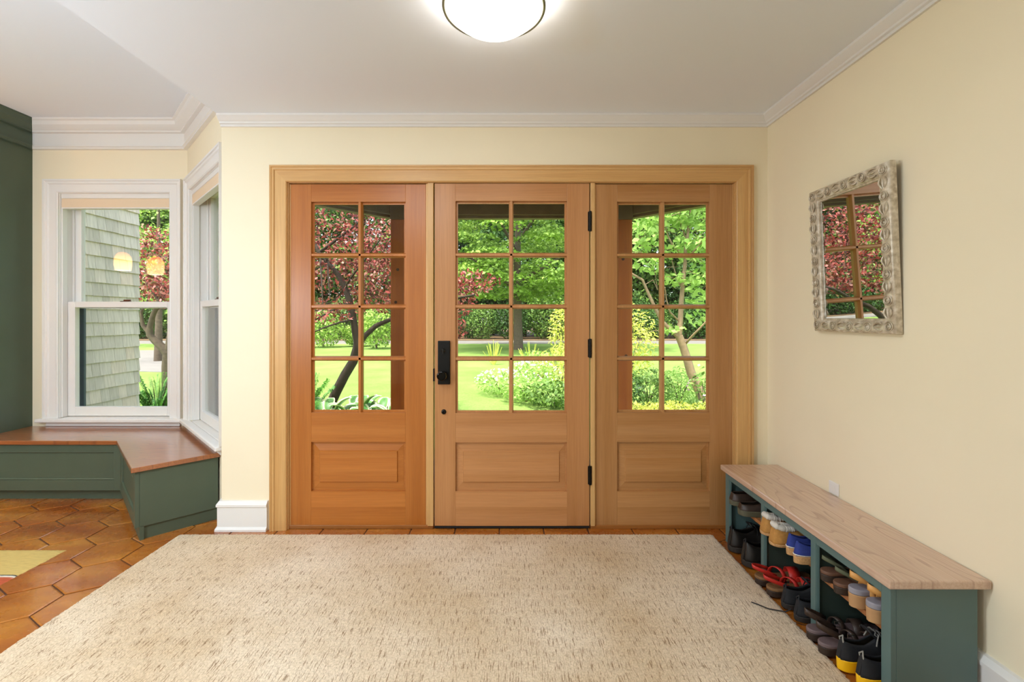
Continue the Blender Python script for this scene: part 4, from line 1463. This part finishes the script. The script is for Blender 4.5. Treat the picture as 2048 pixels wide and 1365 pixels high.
for i, (x, y) in enumerate(spots):
    if i < 3:
        protos[i].location = (x, y, GZ)
    else:
        dup(protos[random.randrange(3)], (x, y, GZ), random.uniform(0, 6.28), random.uniform(.85, 1.12))
# understorey
sp = []
for k, mat in enumerate(('deep_leaf', 'wood_leaf')):
    t = thing('roadside_shrub', 'leafy shrub at the edge of the woods across the road', 'shrub', (0, 0, GZ), group='shrubs along the far side of the road')
    C1, D1 = blob((0, 0, 1.25), (1.5, 1.1, 1.35), 2600, .5)
    C1 = C1[C1[:, 2] > .02]; D1 = D1[:len(C1)]
    leaf_cloud('foliage', C1, .16, M[mat], t, up=.35, aspect=.6, world=False)
    mb = MB()
    trunk_tubes(mb, [([(0, 0, 0), (.1 * a, .05, .6), (.5 * a, .1 * a, 1.5)], (.04, .01)) for a in (-1.4, -.4, .5, 1.3)], 6)
    mb.build('stem', M['bark_dk'], t, world=False)
    sp.append(t)
x, i = -36.0, 0
while x < 40:
    loc = (x + random.uniform(-.4, .4), 30.3 + random.uniform(-.5, .9), GZ)
    sc = random.uniform(.75, 1.25)
    if i < 2:
        sp[i].location = loc
    else:
        dup(sp[random.randrange(2)], loc, random.uniform(0, 6.28), sc)
    x += random.uniform(1.5, 2.3)
    i += 1

x = -42.0
while x < 26:
    dup(sp[0], (x, 37 + random.uniform(-.8, .8), GZ), random.uniform(0, 6.28), random.uniform(2.0, 2.25), 'tall leafy thicket shrub standing among the woodland trunks across the road', 'thicket among the woodland trees')
    x += random.uniform(3.4, 4.6)

# red-leaved tree by the bay-side sidelight ------------------------
def twigs(mb, tips, rng, n, L, r):
    for c_ in tips[:n]:
        d_ = rng.normal(size=3) * np.array([1, 1, .5])
        d_ /= np.linalg.norm(d_)
        a = np.array(c_)
        mb.tube([tuple(a), tuple(a + d_ * L * .5 + np.array([0, 0, .02])), tuple(a + d_ * L)], [r, r * .7, r * .3], 5)


Yr = 6.0
pp = lambda x, y, dy=0.0: tuple(P(x, y, Yr + dy))
t = thing('red_tree', 'purple-red leaved tree with leaning trunk outside the bay-side sidelight', 'tree', (P(655, 823, Yr).x, Yr, GZ))
base = P(640, 850, Yr)
mb = MB()
trunk_tubes(mb, [([(base.x - .12, Yr, GZ - .05), pp(655, 823), pp(672, 785), pp(690, 750), pp(706, 724), pp(713, 700), pp(716, 688)], (.068, .056)),
                 ([pp(716, 692), pp(710, 660), pp(706, 630), pp(700, 605), pp(690, 575), pp(676, 550), pp(655, 525), pp(638, 505), pp(620, 470, .2), pp(600, 430, .3)], (.05, .02)),
                 ([pp(716, 692), pp(730, 672), pp(752, 652), pp(778, 641), pp(805, 632, -.2), pp(850, 612, -.4), pp(900, 600, -.6), pp(950, 590, -.8)], (.04, .012)),
                 ([pp(638, 505), pp(660, 490), pp(685, 470), pp(712, 450), pp(735, 420, .2), pp(760, 380, .4)], (.02, .009)),
                 ([pp(690, 575), pp(710, 545, -.3), pp(730, 520, -.5), pp(760, 480, -.7)], (.016, .006)),
                 ([pp(655, 525), pp(657, 560, -.2), pp(660, 600, -.3)], (.012, .006)),
                 ([pp(640, 510), pp(643, 560, -.4), pp(646, 615, -.5)], (.012, .006)),
                 ([pp(706, 640), pp(680, 645, -.3), pp(650, 655, -.6), pp(615, 670, -.8)], (.016, .006)),
                 ([pp(700, 605), pp(660, 625, .3), pp(620, 645, .5), pp(580, 665, .6)], (.022, .008)),
                 ([pp(690, 575), pp(670, 600, .4), pp(640, 618, .6)], (.014, .006)),
                 ([pp(620, 470, .2), pp(560, 470, .3), pp(500, 500, .4)], (.02, .008))], 9)
tr = mb.build('trunk', M['bark_dk'], t, smooth=60)
rg = np.random.default_rng(5)
blobs = [(tuple((x_, y_ + .35, z_)), r_, n_) for (x_, y_, z_), r_, n_ in (((-2.3, 6.0, 2.35), (.75, .8, .6), 1300), ((-1.75, 6.0, 2.45), (.65, .8, .5), 900), ((-2.5, 6.1, 1.75), (.7, .8, .42), 800),
         ((-1.75, 6.1, 1.75), (.62, .8, .4), 900), ((-2.4, 5.6, 1.33), (.55, .5, .17), 420), ((-1.5, 5.9, 2.0), (.4, .6, .3), 420),
         ((-2.0, 6.2, 2.0), (.7, .7, .5), 700), ((-3.2, 6.2, 2.2), (.8, .8, .6), 800),
         ((-1.5, 5.7, 1.42), (.42, .4, .12), 260), ((-1.15, 5.6, 1.6), (.45, .5, .26), 420), ((-.75, 5.4, 1.55), (.4, .4, .24), 420), ((-.42, 5.2, 1.68), (.34, .35, .15), 330),
         ((-.62, 5.2, 1.36), (.22, .3, .12), 130), ((-.62, 5.2, 1.12), (.13, .2, .16), 130), ((-2.1, 5.4, 3.0), (1.1, .9, .45), 900))]
C1 = np.concatenate([blob(c_, r_, int(n * .85), .0, rg)[0] for c_, r_, n in blobs])
rg.shuffle(C1)
leaf_cloud('foliage', C1, .06, M['red_leaf'], t, up=.3, aspect=.52, rng=rg, droop=.3)
mb = MB()
twigs(mb, C1, rg, 170, .32, .0042)
mb.build('twig', M['bark_dk'], tr)
tag(bpy.data.objects[tr.children[0].name], kind='stuff')

# second red tree seen past the shingles
Y2 = 8.2
p2 = lambda x, y, dy=0.0: tuple(P(x, y, Y2 + dy))
t = thing('red_tree', 'purple-red leaved tree with forked trunk seen past the shingled wall', 'tree', (P(333, 800, Y2).x, Y2, GZ))
mb = MB()
bx = P(335, 790, Y2).x
trunk_tubes(mb, [([(bx, Y2, GZ - .05), p2(334, 770), p2(333, 735), p2(335, 705)], (.085, .075)),
                 ([p2(335, 708), p2(325, 695), p2(310, 682), p2(299, 670), p2(300, 652), p2(306, 630), p2(318, 605), p2(330, 570)], (.075, .03)),
                 ([p2(335, 706), p2(339, 680), p2(344, 640), p2(352, 590), p2(360, 540)], (.06, .03)),
                 ([p2(299, 668), p2(285, 650), p2(282, 625), p2(296, 600)], (.04, .018)),
                 ([p2(318, 605), p2(300, 575), p2(284, 552)], (.022, .01)), ([p2(320, 600), p2(330, 590), p2(300, 560)], (.02, .01))], 9)
mb.build('trunk', M['bark'], t, smooth=60)
C1 = np.concatenate([blob(tuple(P(x, y, Y2)), r_, n, 0, rg)[0] for x, y, r_, n in
                     ((300, 560, (.55, .8, .35), 520), (330, 590, (.5, .7, .3), 420), (345, 520, (.6, .7, .5), 520), (290, 500, (.4, .6, .35), 300), (370, 560, (.6, .8, .6), 520), (325, 480, (.35, .6, .3), 160))])
leaf_cloud('foliage', C1, .075, M['red_leaf'], t, up=.3, aspect=.52, rng=rg, droop=.3)


def bushy_tree(name, label, x, y, h, r, mat, n, size, bark='bark', z0=.35):
    t = thing(name, label, 'tree', (x, y, GZ))
    mb = MB()
    trunk_tubes(mb, [([(x, y, GZ - .05), (x + .05, y, h * .4), (x, y, h * .85)], (.12, .03))], 8)
    mb.build('trunk', M[bark], t, smooth=60)
    C1, D1 = crown_layers((x, y, h * (z0 + 1) / 2), (r, r, h * (1 - z0) / 2), n, 60, .08, (.3, .6))
    leaf_cloud('foliage', C1, size, M[mat], t, up=.5, aspect=.6, out=D1 * .5)
    return t


bushy_tree('yard_tree', 'airy green tree rising behind the red tree past the shingles', -11.2, 14.6, 6.3, 2.0, 'maple_leaf', 30, .11)
bushy_tree('yard_tree', 'small green tree beyond the driveway past the shingled wall', -17.6, 23.0, 6.6, 3.0, 'maple_leaf', 60, .17, z0=.2)

# pale-barked tree outside the mirror-side sidelight ----------------
Y3 = 6.6
p3 = lambda x, y, dy=0.0: tuple(P(x, y, Y3 + dy))
t = thing('young_tree', 'young tree with tan trunk and lime leaves outside the mirror-side sidelight', 'tree', (P(1425, 850, Y3).x, Y3, GZ))
mb = MB()
gb = P(1432, 840, Y3)
trunk_tubes(mb, [([(gb.x, Y3, GZ - .05), p3(1410, 805), p3(1396, 775), p3(1382, 745), p3(1375, 720), p3(1367, 695), p3(1358, 672)], (.075, .055)),
                 ([p3(1358, 676), p3(1361, 640), p3(1363, 600), p3(1366, 570), p3(1370, 530), p3(1371, 500), p3(1378, 450), p3(1385, 390)], (.042, .016)),
                 ([p3(1358, 676), p3(1342, 660), p3(1325, 645), p3(1312, 620), p3(1298, 590), p3(1285, 560), p3(1264, 548), p3(1240, 520)], (.034, .013)),
                 ([p3(1371, 688), p3(1385, 672, -.2), p3(1402, 655, -.3), p3(1420, 635, -.4), p3(1445, 610, -.5)], (.018, .008)),
                 ([p3(1355, 640), p3(1340, 625, -.2), p3(1333, 600, -.2), p3(1330, 575, -.3)], (.014, .006)),
                 ([p3(1366, 580), p3(1355, 560, .2), p3(1346, 530, .3), p3(1340, 500, .3)], (.014, .006)),
                 ([p3(1371, 520), p3(1390, 500, -.2), p3(1408, 480, -.3), p3(1425, 455, -.4)], (.014, .006)),
                 ([p3(1290, 570), p3(1306, 560), p3(1315, 580), p3(1309, 540)], (.008, .003)),
                 ([p3(1360, 505), p3(1345, 490), p3(1335, 470), p3(1325, 430)], (.02, .006)),
                 ([p3(1372, 480), p3(1360, 440, .3), p3(1352, 400, .3)], (.012, .005))], 9)
tr = mb.build('trunk', M['bark_tan'], t, smooth=60)
rg = np.random.default_rng(8)
bl = [(1300, 470, .3, .35, .25, 130), (1380, 420, .45, .4, .25, 260), (1340, 430, .4, .4, .25, 200), (1410, 470, .35, .4, .3, 200), (1395, 560, .28, .4, .2, 120), (1405, 600, .2, .4, .16, 80),
      (1300, 530, .25, .3, .12, 60), (1350, 560, .25, .3, .1, 60), (1380, 500, .4, .4, .2, 150), (1290, 440, .3, .4, .2, 120), (1400, 640, .2, .3, .1, 40), (1345, 660, .2, .3, .06, 30), (1440, 520, .4, .4, .4, 200), (1270, 500, .2, .3, .2, 60), (1380, 380, .7, .6, .3, 300)]
C1 = np.concatenate([blob(tuple(P(x, y, Y3)), (a, b2, c2), n, 0, rg)[0] for x, y, a, b2, c2, n in bl])
rg.shuffle(C1)
leaf_cloud('foliage', C1, .115, M['lime_leaf'], t, up=.45, aspect=.55, rng=rg, droop=.4)
mb = MB()
twigs(mb, C1, rg, 90, .3, .005)
tw = mb.build('twig', M['bark_tan'], tr)
tag(tw, kind='stuff')

# golden shrubs
def shrub(name, label, x, y, r, h, mat, n, size, up=.4, aspect=.4, group=None, z=GZ, out=True, flowers=None, cat='shrub'):
    t = thing(name, label, cat, (x, y, z), group=group)
    C1, D1 = blob((x, y, z + h * .5), (r, r, h * .5), n, .35)
    leaf_cloud('foliage', C1, size, M[mat], t, up=up, aspect=aspect, out=D1 if out else None, droop=.2)
    mb = MB()
    trunk_tubes(mb, [([(x, y, z - .03), (x + .15 * r * math.cos(a), y + .15 * r * math.sin(a), z + h * .3), (x + .55 * r * math.cos(a), y + .55 * r * math.sin(a), z + h * .75)], (.012, .004)) for a in np.linspace(0, 6.28, 7)[:-1]], 5)
    mb.build('stem', M['bark'], t)
    if flowers:
        fm, nf, fs_ = flowers
        C1, D1 = blob((x, y, z + h * .55), (r * 1.02, r * 1.02, h * .52), nf, .9)
        C1 = C1[C1[:, 2] > z + h * .5]
        o = leaf_cloud('blossom', C1, fs_, M[fm], t, up=.5, aspect=.9)
        tag(o, kind='stuff')
    return t


shrub('golden_shrub', 'golden leaved shrub just behind the mirror-side porch post', 2.75, 10.2, .62, 1.75, 'gold_leaf', 1300, .11, .5, .35)
shrub('golden_shrub', 'golden leaved shrub at the edge of the door glass beyond the flower bed', 1.62, 12.8, .5, 1.9, 'gold_leaf', 1100, .12, .5, .35)
for i, (x, y, r_, h_, lab) in enumerate(((-8.7, 21.5, 1.0, 1.75, 'pale green shrub before the road, seen under the red tree by the sidelight stile'), (-7.3, 22.2, .75, 1.15, 'small pale green shrub before the road, under the red tree'), (-5.9, 20.5, .9, 1.9, 'pale green shrub before the road, seen beside the bay-side porch post'))):
    shrub('yard_shrub', lab, x, y, r_, h_, 'maple_leaf', 1500, .15, .4, .5)
# flower bed plants
shrub('perennial', 'low green perennial at the front of the flower bed seen through the door', .32, 7.6, .5, .42, 'lime_leaf', 900, .085, .4, .4, 'flower bed perennials')
shrub('perennial', 'broad leafy perennial in the flower bed under the door glass corner', .72, 7.15, .48, .40, 'wood_leaf', 900, .085, .4, .45, 'flower bed perennials')
shrub('flowering_perennial', 'pale flowering perennial on the lawn side of the flower bed', -.12, 8.3, .5, .44, 'lime_leaf', 700, .08, .4, .4, 'flower bed perennials', flowers=('flower_pale', 260, .05))
shrub('flowering_perennial', 'pale flowering perennial in the middle of the flower bed', .5, 8.7, .55, .55, 'lime_leaf', 800, .085, .4, .4, 'flower bed perennials', flowers=('flower_pale', 200, .05))
shrub('perennial', 'feathery grey-green perennial at the back of the flower bed', 1.05, 9.0, .5, .85, 'gold_leaf', 900, .1, .3, .22, 'flower bed perennials')
shrub('perennial', 'upright yellow-green perennial behind the flowering plants', .62, 9.6, .5, .72, 'lime_leaf', 900, .085, .4, .4, 'flower bed perennials')
# mirror-side sidelight plants
for i, (x, y, lab) in enumerate(((1.72, 6.9, 'bluish green perennial beside the cedar post'), (2.2, 7.1, 'leafy green perennial in the middle of the sidelight bed'), (2.72, 7.2, 'leafy green perennial behind the tan trunk'))):
    shrub('perennial', lab, x, y, .36, .62, ('deep_leaf', 'wood_leaf', 'lime_leaf')[i], 900, .08, .35, .32, 'sidelight bed perennials')
shrub('flowering_shrub', 'pink flowering shrub beside the leaning tan trunk', 2.52, 5.85, .2, .78, 'wood_leaf', 260, .075, .35, .45, flowers=('flower_pink', 42, .05))
for i, (x, y) in enumerate(((1.52, 5.75), (1.82, 5.6), (2.12, 5.72), (2.42, 5.6))):
    shrub('groundcover', ('low chartreuse groundcover against the cedar post', 'low chartreuse groundcover second from the cedar post', 'low chartreuse groundcover third from the cedar post', 'low chartreuse groundcover at the foot of the tan trunk')[i], x, y, .24, .36, 'gold_leaf', 1100, .05, .25, .3, 'chartreuse groundcover', cat='groundcover')
# stalky plants on the lawn
for (px_, py_, Yp, mat, n, lab, hh) in ((988, 722, 13.5, 'gold_leaf', 16, 'thin branching pale shrub on the lawn', .62), (1062, 722, 12.0, 'gold_leaf', 14, 'spiky pale yellow plant on the lawn near the maple', .5)):
    q0 = P(px_, py_, Yp)
    t = thing('stalky_plant', lab, 'plant', (q0.x, Yp, GZ))
    mb = MB()
    for k in range(n):
        a = random.uniform(-1, 1)
        top_ = (q0.x + a * .36, Yp + random.uniform(-.2, .2), q0.z + hh * (1 - .45 * abs(a)) * random.uniform(.8, 1.1))
        mb.tube([(q0.x + a * .02, Yp, GZ), (q0.x + a * .2, Yp, (q0.z + top_[2]) * .5 - .1), top_], [.014, .013, .006], 6)
    mb.build('stalk', M['gold_leaf'], t)
    tag(t.children[0], kind='stuff')

# hostas -----------------------------------------------------------
mt, nt, b = new_mat('hosta_leaf')
uvn = nt.nodes.new('ShaderNodeAttribute'); uvn.attribute_name = 'edge'
rr = ramp(nt, [(.0, '3E6E2C'), (.66, '56883A'), (.8, 'CDD0A0'), (1, 'DAD8B4')], uvn.outputs['Fac'])
nt.links.new(rr.outputs[0], b.inputs['Base Color'])
b.inputs['Roughness'].default_value = .5
M['hosta'] = mt


def hosta(label, x, y, r, h, n, seed):
    t = thing('hosta', label, 'hosta', (x, y, GZ), group='hostas at the foot of the red tree')
    rnd = random.Random(seed)
    for k in range(n):
        a = 2 * math.pi * k / n * 2.4 + rnd.uniform(-.3, .3)
        ring = k / n
        L = r * rnd.uniform(.6, .8)
        el = 1.25 - .95 * ring + rnd.uniform(-.1, .1)
        wd = L * .30
        vs, fs, ed = [], [], []
        d_ = Vector((math.cos(a), math.sin(a), 0)); s_ = Vector((-math.sin(a), math.cos(a), 0))
        ns, nw = 7, 4
        p = Vector((x, y, GZ + .02)) + d_ * .03
        pos, ang = p.copy(), el
        stem = [tuple(p), tuple(p + (d_ * math.cos(el) + Vector((0, 0, math.sin(el)))) * h * .75)]
        pos = Vector(stem[1])
        for i in range(ns + 1):
            f_ = i / ns
            w = wd * math.sin(math.pi * min(1, f_ * .93 + .05)) ** .7 * (1.1 - .3 * f_)
            if i == ns: w = .001
            for j in range(-nw, nw + 1):
                e_ = abs(j) / nw
                up_ = Vector((0, 0, 1)) * math.cos(ang) - d_ * math.sin(ang)
                vs.append(pos + s_ * w * j / nw + up_ * (e_ ** 2 * w * .35))
                ed.append(max(e_, 0 if f_ < .88 else 1))
            pos = pos + (d_ * math.cos(ang) + Vector((0, 0, 1)) * math.sin(ang)) * (L / ns)
            ang -= .16 + .1 * ring
        q_ = 2 * nw + 1
        for i in range(ns):
            for j in range(q_ - 1):
                fs.append((i * q_ + j, i * q_ + j + 1, (i + 1) * q_ + j + 1, (i + 1) * q_ + j))
        me_ = MB().add(vs, fs)
        o = me_.build('leaf', M['hosta'], t, smooth=80)
        at = o.data.attributes.new('edge', 'FLOAT', 'POINT')
        at.data.foreach_set('value', ed)
        MB().tube([stem[0], stem[1]], [.006, .004], 5).build('leaf_stalk', M['fern_leaf'], o)
    return t


hl = ('white-edged hosta at the bay side of the red trunk', 'white-edged hosta right behind the red tree trunk', 'white-edged hosta under the sidelight muntin', 'white-edged hosta beside the bay-side cedar post')
for i, (x, y) in enumerate(((-2.15, 5.35), (-1.82, 5.5), (-1.50, 5.35), (-1.22, 5.25))):
    hosta(hl[i], x, y, .36, .36, 20, i)

# feathery evergreen sprays (yew)
def yew(label, x, y, r, h, n, seed):
    t = thing('yew_shrub', label, 'shrub', (x, y, GZ))
    rnd = random.Random(seed)
    pts, mb = [], MB()
    for k in range(n):
        a = rnd.uniform(0, 6.28)
        el = rnd.uniform(.25, 1.3)
        L = r * rnd.uniform(.7, 1.1)
        d_ = Vector((math.cos(a) * math.cos(el), math.sin(a) * math.cos(el), math.sin(el) * h / r))
        p = Vector((x, y, GZ + h * .15))
        ch = []
        for i in range(6):
            f_ = i / 5
            ch.append(p + d_ * L * f_ - Vector((0, 0, .12 * f_ * f_)))
        mb.tube(ch, [.006, .005, .004, .003, .002, .001], 5)
        for i in range(26):
            f_ = .25 + .75 * i / 25
            c_ = p + d_ * L * f_ - Vector((0, 0, .12 * f_ * f_))
            for sg in (-1, 1):
                pts.append((c_, d_, sg))
    C = np.array([tuple(c_) for c_, _, _ in pts])
    side_ = np.array([tuple((Vector((0, 0, 1)).cross(d_).normalized() * sg * 1.2 + d_ * .7)) for _, d_, sg in pts])
    leaf_cloud('foliage', C + side_ * .018, .06, M['fern_leaf'], t, up=.8, aspect=.28, out=side_ * 4)
    mb.build('stem', M['bark_dk'], t)


yew('feathery evergreen shrub at the edge of the bay-side sidelight', -2.5, 5.6, .5, .72, 34, 3)
yew('feathery evergreen shrub at the foot of the shingled wall', -4.32, 5.62, .55, .72, 60, 4)

# ================================================================ light and camera
sun = bpy.data.lights.new('sun', 'SUN')
sun.energy, sun.angle, sun.color = 6.5, math.radians(1.5), (1.0, .95, .86)
so = bpy.data.objects.new('sun', sun); COL.objects.link(so)
so.rotation_euler = Vector((.22, .28, -1.0)).to_track_quat('-Z', 'Y').to_euler()

wd = bpy.data.worlds.new('sky'); SC.world = wd
wd.use_nodes = True
nt = wd.node_tree
bg = nt.nodes['Background']
sk = nt.nodes.new('ShaderNodeTexSky')
sk.sky_type = 'NISHITA'
sk.sun_disc = False
sk.sun_elevation = math.radians(66)
sk.sun_rotation = math.radians(220)
sk.air_density, sk.dust_density, sk.ozone_density = 1.0, 2.5, 1.0
hs = nt.nodes.new('ShaderNodeHueSaturation')
hs.inputs['Saturation'].default_value = .55
nt.links.new(sk.outputs[0], hs.inputs['Color'])
nt.links.new(hs.outputs[0], bg.inputs[0])
bg.inputs[1].default_value = .75


def lamp(name, loc, power, col, rad=.05, kind='POINT', size=.5, rot=(0, 0, 0)):
    l = bpy.data.lights.new(name, kind)
    l.energy, l.color = power, col
    if kind == 'AREA':
        l.shape, l.size = 'DISK', size
    else:
        l.shadow_soft_size = rad
    o = bpy.data.objects.new(name, l)
    COL.objects.link(o)
    o.location, o.rotation_euler = loc, rot
    return o


WARM = (1.0, .90, .78)
lamp('hall_bulb', (LX, LY, LZ - .035), .9, (.95, .98, 1), .03)
lamp('hall_fill', (-2.2, 1.0, 1.4), 38, (.79, .90, 1), .2)  # added fill left of view, no fixture built
lamp('hall_fill_down', (-.87, .9, 2.41), 30, (.80, .90, 1), kind='AREA', size=.3)  # added overhead fill for the hall, out of view, no fixture
lamp('dining_fill', (-2.62, -.4, 1.35), 80, (.79, .90, 1), .12)  # added fill towards ceiling and mirror wall, out of view
lamp('hall_fill', (-1.1, -1.9, 1.3), 24, (.80, .905, 1), .2)  # added weak fill behind the camera
lamp('dining_fill', (-3.4, .6, 1.95), 48, (.81, .91, 1), .16)  # added fill on the dining side, stands for no built fixture
lamp('pendant_bulb', (-4.065, 2.45, 1.86), 14, WARM, .04)
lamp('pendant_bulb', (-3.72, 2.45, 1.81), 14, WARM, .04)

cam = bpy.data.cameras.new('camera')
cam.sensor_width = 36
cam.lens = F / 2048 * 36
cam.shift_x = 9 / 2048
cam.shift_y = -46.5 / 2048
cam.clip_start = .05
cam.clip_end = 300
co_ = bpy.data.objects.new('camera', cam); COL.objects.link(co_)
co_.location = (0, 0, EYE)
co_.rotation_euler = (math.radians(90), 0, 0)
SC.camera = co_
SC.view_settings.view_transform = 'Standard'
SC.view_settings.look = 'None'
SC.view_settings.gamma = 1
SC.view_settings.use_curve_mapping = False
SC.view_settings.exposure = 0.12
SC.cycles.max_bounces = 10
SC.cycles.diffuse_bounces = 6
SC.cycles.glossy_bounces = 4
SC.cycles.transparent_max_bounces = 24
SC.cycles.sample_clamp_indirect = 8
SC.cycles.caustics_reflective = False
SC.cycles.caustics_refractive = False
